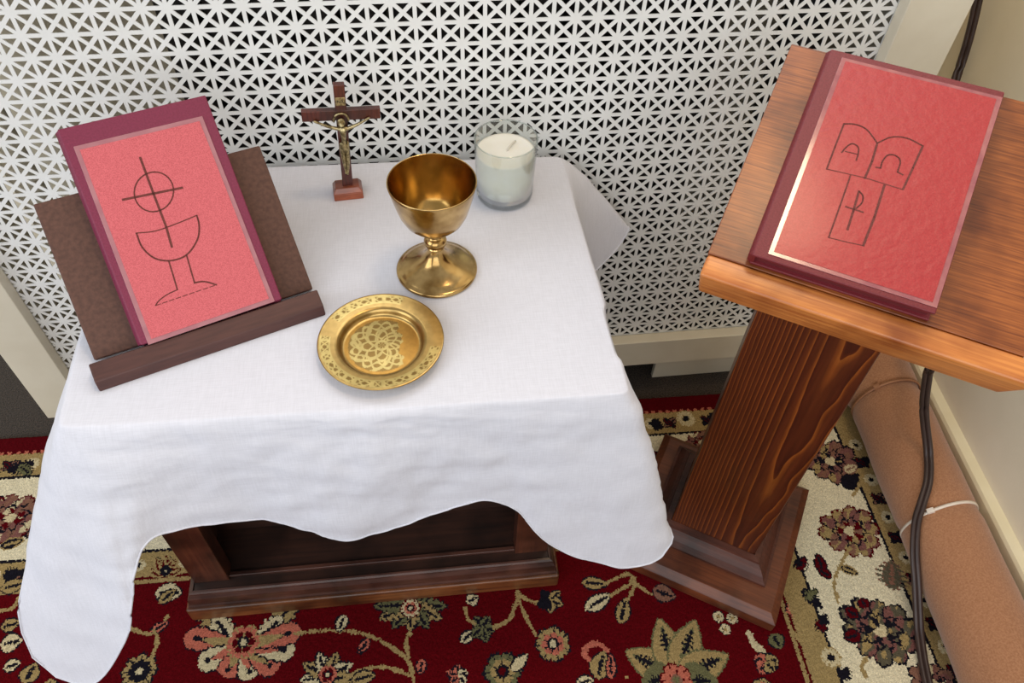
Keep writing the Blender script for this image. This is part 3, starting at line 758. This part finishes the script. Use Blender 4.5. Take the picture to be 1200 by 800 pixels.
# right-hand book on the lectern
Rz = Matrix.Rotation(LA, 3, 'Z')
R_L = Rz @ slope
e3, t3, n3 = R_L.col[0], R_L.col[1], R_L.col[2]
o3 = Vector((32.16, -11.77, RUG_Z))+Rz @ Vector(BO)
th2 = 0.72
bo2 = o3+e3*1.42+t3*0.10+n3*0.01
f2 = plane_xy(bo2, R_L, th2)
def px2(L_): return [f2(950+a/4.444, 120+b_/4.444) for a, b_ in L_]
st2 = [(arc(px2([(170, 115), (230, 118), (290, 145), (345, 215)])), 0.05), (px2([(345, 215), (318, 310), (280, 398)]), 0.075),
       (px2([(172, 115), (125, 235), (82, 350)]), 0.06), (px2([(82, 350), (280, 395), (475, 456)]), 0.03),
       (arc(px2([(345, 215), (420, 184), (500, 190), (582, 230)])), 0.05), (px2([(582, 230), (530, 345), (478, 456)]), 0.07),
       (arc(px2([(160, 264), (185, 235), (215, 218), (245, 235), (246, 270), (235, 305)]), 4), 0.05), (px2([(178, 258), (246, 274)]), 0.035),
       (px2([(338, 340), (362, 345)]), 0.05), (arc(px2([(362, 345), (372, 310), (400, 278), (440, 280), (465, 310), (450, 365)]), 5), 0.05), (px2([(450, 365), (478, 380)]), 0.05),
       (px2([(205, 385), (150, 545), (92, 706)]), 0.055), (px2([(382, 435), (330, 600), (272, 748)]), 0.08), (px2([(92, 706), (180, 728), (272, 748)]), 0.03),
       (px2([(250, 465), (220, 570), (190, 665)]), 0.075), (arc(px2([(250, 465), (270, 490), (265, 525), (235, 555)]), 5), 0.05), (px2([(180, 545), (272, 575)]), 0.055)]
W2, H2 = 5.9, 8.66
film2 = [(0.46, 0.2), (W2-0.03, 0.2), (W2-0.03, H2-0.26), (0.46, H2-0.26)]
card2 = [(0.62, 0.34), (W2-0.2, 0.34), (W2-0.2, H2-0.4), (0.62, H2-0.4)]
b2 = book('book', 'maroon book with glossy red card of open book drawing, on the lectern', bo2, R_L, W2, H2, th2, MT['book_mar'], MT['card_gloss'], MT['film_warm'], card2, film2, st2, MT['pages_red'])

# book stand and the left-hand book
SA = math.radians(20.57); st_tilt = 0.877           # tilt of the board from upright
stand = thing('book_stand', 'dark brown hardboard book stand at the left of the cloth', 'book stand', (3.668, -13.635, TOP_Z), rotz=SA)
lean = Matrix.Rotation(math.pi/2-st_tilt, 3, 'X')   # x across, y up the board, z out of it
SW, SH = 8.39, 6.535
DEP = 1.0
def stand_part(name, bm, m_, bevel):
    o = mesh_obj(name, bm, m_, stand, bevel=bevel); o.rotation_euler = (math.pi/2-st_tilt, 0, 0); o.location = Vector((0, DEP, 0))*S
    return o
stand_part('board', boxbm(0.0, SW, 0.44, SH, -0.32, 0.0), MT['hardboard'], 0.05)
lp = [(0.0, 0.0), (0.85, 0.0), (1.18, 0.2), (1.06, 0.42), (0.72, 0.8), (0.1, 0.46)]
mesh_obj('ledge', hexa([(-0.12, y, z) for y, z in lp], [(SW+0.05, y, z) for y, z in lp]), MT['ledge_dark'], stand, bevel=0.05)
ytop = DEP+SH*0.8*math.sin(st_tilt); ztop = SH*0.8*math.cos(st_tilt)-0.35
mesh_obj('prop', hexa([(2.2, ytop+1.4, 0.0), (SW-2.2, ytop+1.4, 0.0), (SW-2.2, ytop+1.65, 0.0), (2.2, ytop+1.65, 0.0)],
                      [(2.2, ytop, ztop), (SW-2.2, ytop, ztop), (SW-2.2, ytop+0.25, ztop), (2.2, ytop+0.25, ztop)]), MT['hardboard'], stand)
Rs = Matrix.Rotation(SA, 3, 'Z')
R_S = Rs @ lean
e1, t1, n1 = R_S.col[0], R_S.col[1], R_S.col[2]
th1 = 0.85
bo1 = Vector((3.668, -13.635, TOP_Z))+Rs @ Vector((0, DEP, 0))+e1*1.745+t1*0.36+n1*0.01
f1 = plane_xy(bo1, R_S, th1)
def px1(L_): return [f1(100+a/4, 170+b_/4) for a, b_ in L_]
circ = [(322+92*math.cos(t)-4*math.sin(t), 220+93*math.sin(t)) for t in np.linspace(0, 2*math.pi, 33)]
st1 = [(px1(circ), 0.05), (px1([(258, 60), (320, 228), (380, 385), (406, 478)]), 0.085), (px1([(176, 257), (320, 228), (455, 201)]), 0.085),
       (arc(px1([(240, 413), (330, 403), (430, 368), (523, 330)]), 5), 0.04),
       (arc(px1([(240, 413), (268, 480), (325, 530), (400, 542), (475, 515), (525, 445), (534, 380), (523, 330)]), 5), 0.06),
       (px1([(392, 545), (412, 610), (432, 678)]), 0.055), (px1([(476, 520), (496, 590), (513, 648)]), 0.055),
       (arc(px1([(432, 678), (385, 700), (345, 730), (330, 752)]), 4), 0.04), (arc(px1([(513, 645), (560, 640), (615, 655)]), 4), 0.055)]
pa, pb = np.array((330, 752)), np.array((615, 655))
for k in range(9): st1.append((px1([tuple(pa+(pb-pa)*(k/9)), tuple(pa+(pb-pa)*((k+0.72)/9))]), 0.028))
W1, H1 = 5.30, 8.30
film1 = [f1(*p) for p in ((174, 404), (322, 353), (237, 136), (86, 172))]
cc = np.mean(film1, 0)
card1 = [tuple(cc+(np.array(p)-cc)*np.array((0.93, 0.955))) for p in film1]
b1 = book('book', 'magenta book with pink card of chalice and host drawing, on the dark stand', bo1, R_S, W1, H1, th1, MT['book_mag'], MT['card'], MT['film'], card1, film1, st1, MT['pages'])

# ------------------------------------------------------------------ the small table
tb = thing('side_table', 'dark stained wooden side table under the white cloth', 'table', (11.65, -7.9, RUG_Z), rotz=math.radians(-0.7))
TH = TOP_Z-0.06-RUG_Z
mesh_obj('table_top', boxbm(-8.9, 10.55, -6.95, 6.6, TH-0.9, TH), MT['table_dark'], tb, bevel=0.1)
BXH, BY0, BY1 = 9.75, -5.25, 5.6
pl = [(-10.4, -6.35), (10.4, -6.35), (10.4, 6.3), (-10.4, 6.3)]
mesh_obj('plinth_plank', hexa([(x, y, 0) for x, y in pl], [(x, y, 1.4) for x, y in pl]), MT['table_plinth'], tb, bevel=0.14)
pm = [(0.0, 0.0), (0.46, 0.0), (0.46, 0.12), (0.4, 0.22), (0.34, 0.75), (0.2, 1.0), (0.2, 1.1), (0.1, 1.16), (0.0, 1.18)]
mmo = mesh_obj('plinth_moulding', sweep_frame(pm, 9.78, 5.70, 1.4), MT['table_mould'], tb)
mesh_obj('bottom_shelf', boxbm(-9.76, 9.76, -5.68, 5.68, 1.41, 2.5), MT['table_panel'], tb)
for x in (-9.75, 7.9): mesh_obj('front_stile', boxbm(x, x+1.85, -5.25, -4.3, 2.5, TH-0.9), MT['stile'], tb, bevel=0.05)
for x in (-9.75, 8.9): mesh_obj('side_panel', boxbm(x, x+0.85, -4.3, 5.2, 2.5, TH-0.9), MT['table_panel'], tb)
mesh_obj('back_panel', boxbm(-8.9, 8.9, -2.2, -1.6, 2.5, TH-0.9), MT['table_panel'], tb)
mesh_obj('shelf_lip', boxbm(-7.9, 7.9, -5.1, -4.85, 2.5, 2.72), MT['table_mould'], tb, bevel=0.04)

# ------------------------------------------------------------------ the white cloth
def cloth():
    x0, x1 = 2.45, 22.72
    crn = {'fl': (2.45, -15.05), 'fr': (22.80, -15.65), 'br': (22.60, -1.20), 'bl': (2.2, -0.75)}
    side = [('bl', 'fl'), ('fl', 'fr'), ('fr', 'br'), ('br', 'bl')]
    def edge(t):
        s = int(t) % 4; f = t-int(t)
        a, b_ = np.array(crn[side[s][0]]), np.array(crn[side[s][1]])
        return a+(b_-a)*f
    # hem control points: parameter along the edge, then a place in space
    def H(t, u, v, y): return (t,)+tuple(ony(u, v, y))
    hem = [(0.10, 1.3, -2.0, -14.6), (0.45, 0.6, -7.0, -14.8), (0.75, 0.0, -11.8, -14.8),
           H(0.90, 26, 690, -17.1), H(0.955, 32, 752, -18.2), H(0.99, 66, 795, -19.2), H(1.02, 112, 800, -19.6), H(1.05, 146, 752, -19.2), H(1.09, 156, 700, -18.4), H(1.13, 160, 662, -17.8), H(1.17, 172, 636, -17.3),
           H(1.22, 205, 622, -16.9), H(1.27, 245, 613, -16.6), H(1.33, 300, 608, -16.4), H(1.39, 350, 619, -16.6), H(1.46, 402, 634, -16.9), H(1.52, 445, 627, -16.8), H(1.60, 508, 603, -16.5),
           H(1.70, 580, 587, -16.4), H(1.74, 606, 598, -16.5), H(1.78, 626, 622, -16.8), H(1.83, 655, 643, -17.1), H(1.89, 700, 658, -17.4), H(1.95, 742, 664, -17.6), H(1.995, 775, 651, -17.4), H(2.03, 787, 626, -16.9),
           (2.10, 23.3, -14.2, -14.0), (2.35, 23.1, -10.5, -14.4), (2.62, 23.3, -6.0, -14.6), (2.78, 23.6, -3.6, -14.8), H(2.86, 694, 322, -2.9), H(2.93, 726, 287, -1.9), H(2.985, 735, 265, -1.4),
           (3.04, 25.0, -1.05, -13.5), (3.12, 22.0, -0.95, -14.6), (3.5, 12.0, -0.95, -14.6), (3.9, 3.5, -0.95, -14.6), (3.98, 1.6, -0.9, -14.8)]
    tt = np.array([h[0] for h in hem]); hp = np.array([h[1:] for h in hem])
    tx = np.concatenate([tt-4, tt, tt+4]); hx = np.concatenate([hp, hp, hp])
    def hem_at(t):
        i = np.searchsorted(tx, t)-1; f = (t-tx[i])/(tx[i+1]-tx[i]); p0, p1, p2, p3 = hx[i-1], hx[i], hx[i+1], hx[i+2]
        # monotone-ish cubic
        d0, d1, d2 = tx[i]-tx[i-1], tx[i+1]-tx[i], tx[i+2]-tx[i+1]
        m1 = ((p1-p0)/d0*d1+(p2-p1)/d1*d0)/(d0+d1)*d1; m2 = ((p2-p1)/d1*d2+(p3-p2)/d2*d1)/(d1+d2)*d1
        return (2*f**3-3*f**2+1)*p1+(f**3-2*f**2+f)*m1+(-2*f**3+3*f**2)*p2+(f**3-f**2)*m2
    ts = np.concatenate([np.linspace(0, 1, 90, endpoint=False), np.linspace(1, 2, 220, endpoint=False), np.linspace(2, 3, 110, endpoint=False), np.linspace(3, 4, 60, endpoint=False)])
    cen = np.array((12.5, -8.2))
    nb = 46
    bm = bmesh.new(); rings = []
    inner = [0.0, 0.2, 0.4, 0.6, 0.75, 0.86, 0.93, 0.97, 0.988]
    for f in inner[1:]:
        ring = []
        for t in ts:
            p = cen+(edge(t)-cen)*f
            z = TOP_Z+0.006*mnoise.noise((p[0]*0.5, p[1]*0.5, 0))
            ring.append(bm.verts.new((p[0], p[1], z)))
        rings.append(ring)
    smE = []
    for t in ts:   # rounded plan corners
        q = np.zeros(2); ws = 0
        for d in np.linspace(-0.02, 0.02, 7): q += edge((t+d) % 4); ws += 1
        smE.append(q/ws)
    for k in range(1, nb+1):
        v = k/nb; ring = []
        for t, E in zip(ts, smE):
            Hh = hem_at(t); E3 = np.array((E[0], E[1], TOP_Z))
            out = Hh[:2]-E; n_ = np.linalg.norm(out); out = out/n_ if n_ > 0.05 else np.zeros(2)
            frontness = max(0.0, -out[1])
            P1 = E3+np.array((out[0]*0.45, out[1]*0.45, 0.0))
            drop = Hh[2]-TOP_Z
            P2 = E3+np.array((out[0]*(0.45+0.35*n_), out[1]*(0.45+0.35*n_), 0.33*drop))
            p = (1-v)**3*E3+3*(1-v)**2*v*P1+3*(1-v)*v*v*P2+v**3*Hh
            amp = min(1, v*3.5)*(0.35 if (t > 2.05 and t < 4) else 1.0)
            x_, z_ = p[0], p[2]
            w1 = mnoise.fractal(Vector((x_*0.22+5+0.25*z_, z_*0.85+p[1]*0.1, 1.7)), 0.8, 2.1, 4)
            w2 = mnoise.noise(Vector((x_*0.5, z_*0.22, 9.1)))
            w3 = mnoise.noise(Vector((x_*0.9-z_*0.8, z_*0.9+x_*0.35, 4.4)))
            disp = amp*(0.12*w1+0.17*w2*v+0.07*w3)
            p = p+np.array((out[0]*disp, out[1]*disp, 0))
            ring.append(bm.verts.new(p))
        rings.append(ring)
    c0 = bm.verts.new((cen[0], cen[1], TOP_Z)); n = len(ts)
    for k in range(n): bm.faces.new((c0, rings[0][k], rings[0][(k+1) % n]))
    for A, B in zip(rings, rings[1:]):
        for k in range(n):
            j = (k+1) % n; bm.faces.new((A[k], B[k], B[j], A[j]))
    return bm, [r_.co.copy() for r_ in rings[-1]]
cb, hemline = cloth()
cl = mesh_obj('tablecloth', cb, MT['cloth'], None, smooth=True); cl.location.z = -FLOOR_Z*S
single(cl, 'white linen cloth draped over the small table', 'tablecloth')
# the stitched hem: a slightly thicker rim along the border
bm = bmesh.new()
hl = [tuple(h) for h in hemline]+[tuple(hemline[0])]
tube(bm, hl, 0.045, 6)
hm = mesh_obj('hem', bm, MT['cloth'], cl, smooth=True)

# ------------------------------------------------------------------ brass chalice
ch = thing('chalice', 'polished brass chalice with ball knop on the white cloth', 'chalice', (16.12, -8.54, TOP_Z))
foot = [(0, 0.0), (1.62, 0.0), (1.69, 0.06), (1.69, 0.15), (1.62, 0.2), (1.55, 0.21), (1.5, 0.27), (1.3, 0.36), (1.0, 0.5), (0.72, 0.68), (0.5, 0.9), (0.37, 1.12), (0.31, 1.32), (0.3, 1.4), (0, 1.4)]
mesh_obj('foot', lathe(bmesh.new(), foot, 96), MT['brass'], ch, smooth=True)
kn = [(0, 1.32), (0.3, 1.33), (0.36, 1.36), (0.36, 1.4)]+[(0.47*math.cos(a)+0.0, 1.68+0.33*math.sin(a)) for a in np.linspace(-1.0, 1.0, 12)]+[(0.27, 1.99), (0.24, 2.1), (0.24, 2.26), (0.34, 2.37), (0.34, 2.42), (0, 2.42)]
mesh_obj('knop', lathe(bmesh.new(), kn, 48), MT['brass'], ch, smooth=True)
bo = [(0, 2.38), (0.3, 2.39), (0.62, 2.47), (0.95, 2.66), (1.18, 2.92), (1.35, 3.28), (1.47, 3.7), (1.57, 4.1), (1.66, 4.48), (1.705, 4.68), (1.70, 4.71)]
bi = [(1.66, 4.70), (1.61, 4.45), (1.52, 4.08), (1.42, 3.7), (1.30, 3.3), (1.13, 2.97), (0.91, 2.73), (0.6, 2.55), (0.3, 2.47), (0, 2.46)]
mesh_obj('bowl', lathe(bmesh.new(), bo+[(1.68, 4.72), (1.66, 4.70)], 96), MT['brass'], ch, smooth=True)
mesh_obj('bowl_lining', lathe(bmesh.new(), bi, 96), MT['brass_in'], ch, smooth=True)

# ------------------------------------------------------------------ engraved brass paten
def paten():
    prof = [(0, 0.10), (1.0, 0.10), (1.42, 0.105), (1.5, 0.12), (1.55, 0.17), (1.6, 0.30), (1.66, 0.37), (1.75, 0.40), (2.0, 0.43), (2.3, 0.46), (2.38, 0.47), (2.405, 0.45), (2.40, 0.42)]
    rr = []; zz = []
    for (r0, z0), (r1, z1) in zip(prof, prof[1:]):
        n = max(1, int(math.hypot(r1-r0, z1-z0)/0.028))
        for k in range(n): rr.append(r0+(r1-r0)*k/n); zz.append(z0+(z1-z0)*k/n)
    rr += [2.40, 2.30, 1.8, 1.64, 1.5, 0]; zz += [0.42, 0.40, 0.33, 0.2, 0.0, 0.0]
    n = 260
    bm = bmesh.new(); lathe(bm, list(zip(rr, zz)), n)
    return bm
bm = paten()
pt = mesh_obj('paten', bm, MT['brass'], None, smooth=True); pt.location = W((13.746, -12.532, TOP_Z))
single(pt, 'round engraved brass plate in front of the chalice', 'plate')
me = pt.data; nvt = len(me.vertices); co = np.empty(nvt*3); me.vertices.foreach_get('co', co); co = co.reshape(-1, 3)/S
r_ = np.hypot(co[:, 0], co[:, 1]); th = np.arctan2(co[:, 1], co[:, 0])
base = np.array(lin((172, 142, 86))[:3]); pale = np.array(lin((186, 164, 104))[:3]); dark = np.array(lin((122, 96, 52))[:3]); gold = np.array(lin((176, 132, 64))[:3])
pc = np.empty((nvt, 4), np.float32); pc[:, :3] = base; pc[:, 3] = 1
# scroll band on the rim, broken by plain worn stretches
wave = np.sin(th*21)*0.13; up = co[:, 2] > 0.3
rim = up & (r_ > 1.93) & (r_ < 2.3) & ~((th > -0.25) & (th < 1.15)) & ~((np.abs(th) > 2.55) & (np.abs(th) < 2.95) & (th > 0))
knot = np.minimum(np.abs(r_-2.12-wave), np.abs(r_-2.12+wave))
pc[rim, :3] = pale
pc[rim & (knot > 0.045) & (np.abs(r_-2.12) < 0.13) & (np.sin(th*32+1)*np.sin(th*5) > -0.3), :3] = dark
# interlace in the well
well = (co[:, 2] < 0.14) & (co[:, 2] > 0.05) & (r_ < 1.45)
pc[well, :3] = gold*0.9
eng = well & (r_ < 1.28) & ~((co[:, 0] > 0.72+0.09*np.sin(co[:, 1]*6)+0.05*np.sin(co[:, 1]*17)) & (r_ > 0.7))
pc[eng, :3] = pale*0.9
kn1 = np.abs(np.sin(8*th)*0.17+1.0-r_); kn2 = np.abs(-np.sin(8*th)*0.17+1.0-r_); star = np.minimum(np.abs(np.cos(4*th)*0.22+0.55-r_), np.abs(-np.cos(4*th)*0.22+0.55-r_)); ring = np.abs(r_-0.22)
gap = np.minimum.reduce([kn1, kn2, star, ring])
pc[eng & (gap > 0.06) & (np.sin(7*th+r_*9) > -0.75), :3] = dark*1.15
av = me.color_attributes.new('engraving', 'FLOAT_COLOR', 'POINT'); av.data.foreach_set('color', pc.ravel())
me.materials.clear(); me.materials.append(attr_mat('engraved_brass', 'engraving', rough=0.28, metal=0.9, nscale=160, namt=0.12))

# ------------------------------------------------------------------ candle in a glass
cd = thing('candle', 'white wax candle in a clear glass tumbler', 'candle', (19.543, -3.816, TOP_Z))
gb = [(0, 0.0), (1.2, 0.0), (1.27, 0.05), (1.29, 0.15), (1.3, 0.36), (1.24, 0.39), (0, 0.37)]
mesh_obj('glass_base', lathe(bmesh.new(), gb, 80), MT['glass'], cd, smooth=True)
gl = [(1.305, 0.365), (1.35, 1.6), (1.40, 3.0), (1.397, 3.06), (1.378, 3.08), (1.362, 3.05), (1.357, 3.0), (1.31, 1.6), (1.265, 0.365)]
mesh_obj('glass_wall', lathe(bmesh.new(), gl, 80, closed=True), MT['thin_glass'], cd, smooth=True)
mesh_obj('glass_rim', lathe(bmesh.new(), [(1.379+0.03*math.cos(a), 3.075+0.03*math.sin(a)) for a in np.linspace(0, 2*math.pi, 9)[:-1]], 80, closed=True), MT['glass'], cd, smooth=True)
wx = [(0, 0.40), (1.12, 0.41), (1.23, 0.52), (1.29, 1.6), (1.315, 2.34), (1.30, 2.42), (1.2, 2.40), (0.6, 2.42), (0, 2.44)]
mesh_obj('wax', lathe(bmesh.new(), wx, 72), MT['wax'], cd, smooth=True)
mesh_obj('wick', tube(bmesh.new(), smooth_path([(0.05, -0.05, 2.38), (0.1, 0.0, 2.5), (0.3, 0.25, 2.56), (0.5, 0.55, 2.5)], 5), 0.045, 6), MT['wick'], cd, smooth=True)

# ------------------------------------------------------------------ crucifix
cx = thing('crucifix', 'small standing wooden crucifix with brass figure at the back of the cloth', 'crucifix', (12.38, -3.2, TOP_Z), rotz=math.radians(5))
mesh_obj('base', hexa([(-0.66, -0.45, 0), (0.66, -0.45, 0), (0.66, 0.45, 0), (-0.66, 0.45, 0)], [(-0.66, -0.45, 0.36), (0.66, -0.45, 0.36), (0.66, 0.45, 0.36), (-0.66, 0.45, 0.36)]), MT['cross_base'], cx, bevel=0.03)
mesh_obj('base_cap', hexa([(-0.66, -0.45, 0.36), (0.66, -0.45, 0.36), (0.66, 0.45, 0.36), (-0.66, 0.45, 0.36)], [(-0.52, -0.32, 0.6), (0.52, -0.32, 0.6), (0.52, 0.32, 0.6), (-0.52, 0.32, 0.6)]), MT['cross_base'], cx, bevel=0.03)
LEAN = math.radians(3.2)
def leaned(o): o.rotation_euler = (0, LEAN, 0); return o
leaned(mesh_obj('upright', boxbm(-0.23, 0.23, -0.16, 0.14, 0.5, 5.66), MT['cross_wood'], cx, bevel=0.03))
cbx = leaned(mesh_obj('crossbar', boxbm(-1.62, 1.62, -0.165, 0.12, 4.02, 4.5), MT['cross_wood'], cx, bevel=0.03))
pq = leaned(mesh_obj('title_plaque', boxbm(-0.2, 0.2, -0.2, -0.16, 4.74, 5.12), MT['antique'], cx, bevel=0.015))
fcu = bpy.data.curves.new('title', 'FONT'); fcu.body = 'INRI'; fcu.size = 0.2*S; fcu.align_x = 'CENTER'; fcu.align_y = 'CENTER'; fcu.extrude = 0.008*S
fo = bpy.data.objects.new('tmp_title', fcu); col.objects.link(fo)
dg = bpy.context.evaluated_depsgraph_get(); tm = bpy.data.meshes.new_from_object(fo.evaluated_get(dg)); bpy.data.objects.remove(fo)
to = bpy.data.objects.new('title_letters', tm); col.objects.link(to); to.parent = pq; to.location = Vector((0, -0.205, 4.93))*S; to.rotation_euler = (math.pi/2, 0, 0); tm.materials.clear(); tm.materials.append(MT['radiator'])
halo = bmesh.new()
tube(halo, [(0.3*math.cos(a)-0.03, -0.2, 4.08+0.3*math.sin(a)) for a in np.linspace(-0.2, math.pi+0.2, 20)], 0.05, 6)
leaned(mesh_obj('halo', halo, MT['antique'], cx, smooth=True))

def skin_mesh(name, joints, bones, root, m_, parent, sub=2):
    me = bpy.data.meshes.new(name)
    me.from_pydata([tuple(Vector(j[0])*S) for j in joints], bones, [])
    o = bpy.data.objects.new(name, me); col.objects.link(o)
    o.modifiers.new('skin', 'SKIN')
    if not me.skin_vertices: bpy.context.view_layer.objects.active = o
    for i, j in enumerate(joints):
        sv = me.skin_vertices[0].data[i]; sv.radius = (j[1]*S*1.15, (j[2] if len(j) > 2 else j[1])*S*1.15); sv.use_root = (i == root)
    sm = o.modifiers.new('sub', 'SUBSURF'); sm.levels = sub; sm.render_levels = sub
    dg = bpy.context.evaluated_depsgraph_get()
    me2 = bpy.data.meshes.new_from_object(o.evaluated_get(dg))
    bpy.data.objects.remove(o)
    o = bpy.data.objects.new(name, me2); col.objects.link(o)
    me2.materials.clear(); me2.materials.append(m_)
    for f in me2.polygons: f.use_smooth = True
    o.parent = parent
    return o
Y = -0.27
J = [((0.0, Y, 2.86), 0.15, 0.11),          # 0 pelvis
     ((0.01, Y, 3.15), 0.125, 0.09),        # 1 waist
     ((0.0, Y-0.02, 3.50), 0.185, 0.12),    # 2 chest
     ((0.0, Y, 3.70), 0.12, 0.09),          # 3 collar
     ((-0.02, Y-0.04, 3.80), 0.06, 0.06),   # 4 neck
     ((-0.04, Y-0.10, 3.98), 0.125, 0.13),  # 5 head
     ((-0.04, Y-0.09, 4.12), 0.085, 0.09),  # 6 crown
     ((-0.24, Y, 3.70), 0.075), ((-0.62, Y, 3.84), 0.062), ((-0.95, Y+0.03, 3.99), 0.045), ((-1.08, Y+0.03, 4.06), 0.055), ((-1.17, Y+0.02, 4.11), 0.035),   # 7-11 arm
     ((0.24, Y, 3.70), 0.075), ((0.62, Y, 3.86), 0.062), ((0.95, Y+0.03, 4.03), 0.045), ((1.08, Y+0.03, 4.11), 0.055), ((1.17, Y+0.02, 4.17), 0.035),       # 12-16 arm
     ((-0.10, Y-0.02, 2.65), 0.10), ((-0.07, Y-0.10, 2.15), 0.08), ((-0.05, Y-0.05, 1.85), 0.075), ((-0.03, Y, 1.52), 0.045), ((-0.03, Y-0.06, 1.36), 0.045), # 17-21 leg
     ((0.10, Y-0.02, 2.65), 0.10), ((0.10, Y-0.11, 2.15), 0.08), ((0.09, Y-0.06, 1.85), 0.075), ((0.06, Y-0.02, 1.50), 0.045), ((0.04, Y-0.09, 1.34), 0.045)] # 22-26 leg
Bn = [(0, 1), (1, 2), (2, 3), (3, 4), (4, 5), (5, 6), (3, 7), (7, 8), (8, 9), (9, 10), (10, 11), (3, 12), (12, 13), (13, 14), (14, 15), (15, 16), (0, 17), (17, 18), (18, 19), (19, 20), (20, 21), (0, 22), (22, 23), (23, 24), (24, 25), (25, 26)]
fig = leaned(skin_mesh('figure', J, Bn, 0, MT['antique'], cx))
bm = bmesh.new()
lathe(bm, [(0.155, 3.02), (0.19, 2.98), (0.2, 2.85), (0.21, 2.7), (0.19, 2.55), (0.165, 2.56)], 28)
for v in bm.verts:
    a = math.atan2(v.co.y, v.co.x); v.co.y = v.co.y*0.68+Y-0.02; v.co.x *= 1.05; v.co.z += 0.04*math.sin(a*2)+0.012*math.sin(a*11); 
lcl = mesh_obj('loincloth', bm, MT['antique'], fig, smooth=True, solid=0.03)
bm = bmesh.new(); bmesh.ops.create_uvsphere(bm, u_segments=16, v_segments=10, radius=0.165)
for v in bm.verts:
    if v.co.y < -0.04: v.co.y = -0.04+0.2*(v.co.y+0.04)
    v.co.z *= 1.15; v.co += Vector((-0.04, Y-0.04, 4.03))
mesh_obj('hair', bm, MT['antique'], fig, smooth=True)

# ------------------------------------------------------------------ power cord
def P3(u, v, z): return tuple(onz(u, v, z))
def on_roll(u, v, gap=0.38):
    d = ray(u, v); a = np.array((rsl, 1, 0)); a /= np.linalg.norm(a); ax = np.array((45.18, -12, RUG_Z+R_ROLL))
    q = CAM-ax; q = q-a*(q @ a); e_ = d-a*(d @ a); A_, B_, C_ = e_ @ e_, 2*(q @ e_), q @ q-(R_ROLL+gap)**2
    D_ = max(0.0, B_*B_-4*A_*C_); return tuple(CAM+d*((-B_-math.sqrt(D_))/(2*A_)))
pts = [tuple(ony(1152, -30, 8.7)), tuple(ony(1146, 0, 8.4)), tuple(ony(1135, 46, 7.9)), tuple(ony(1120, 93, 7.2)), (47.2, 4.0, -13.5), (46.2, -2.0, -17.5), P3(1090, 420, -17.0), P3(1087, 440, -18.2), P3(1083, 480, -20.6), on_roll(1088, 530, 0.6), on_roll(1088, 562),
       on_roll(1081, 588), on_roll(1074, 612), on_roll(1072, 645), on_roll(1074, 680), P3(1077, 735, -27.6), P3(1082, 775, -27.9), P3(1090, 815, -28.0), P3(1110, 880, -28.05)]
path = smooth_path(pts, 8)
def clear_of_roll(p):
    p = np.array(p, float); d = np.array((rsl, 1, 0)); d /= np.linalg.norm(d)
    ax = np.array((45.18, -12, RUG_Z+R_ROLL)); q = p-ax; q = q-d*(q @ d); L_ = np.linalg.norm(q)
    if L_ < R_ROLL+0.36 and p[1] < 8: p = p+q/L_*(R_ROLL+0.36-L_)
    p[2] = max(p[2], RUG_Z+0.30); return p
path = [clear_of_roll(p) for p in path]
pc_ = thing('power_cord', 'brown twin power cord hanging over the tan roll', 'cord', (48.4, 9.0, FLOOR_Z))
bm = bmesh.new()
off = Vector((48.4, 9.0, FLOOR_Z))
for s in (-1, 1):
    pp = []
    for i, p in enumerate(path):
        d = Vector(path[min(i+1, len(path)-1)])-Vector(path[max(i-1, 0)])
        v = Vector(p)-Vector(CAM); sd = d.cross(v).normalized()*0.12
        pp.append(Vector(p)+sd*s-off)
    tube(bm, pp, 0.15, 8)
mesh_obj('twin_cable', bm, MT['cord'], pc_, smooth=True)
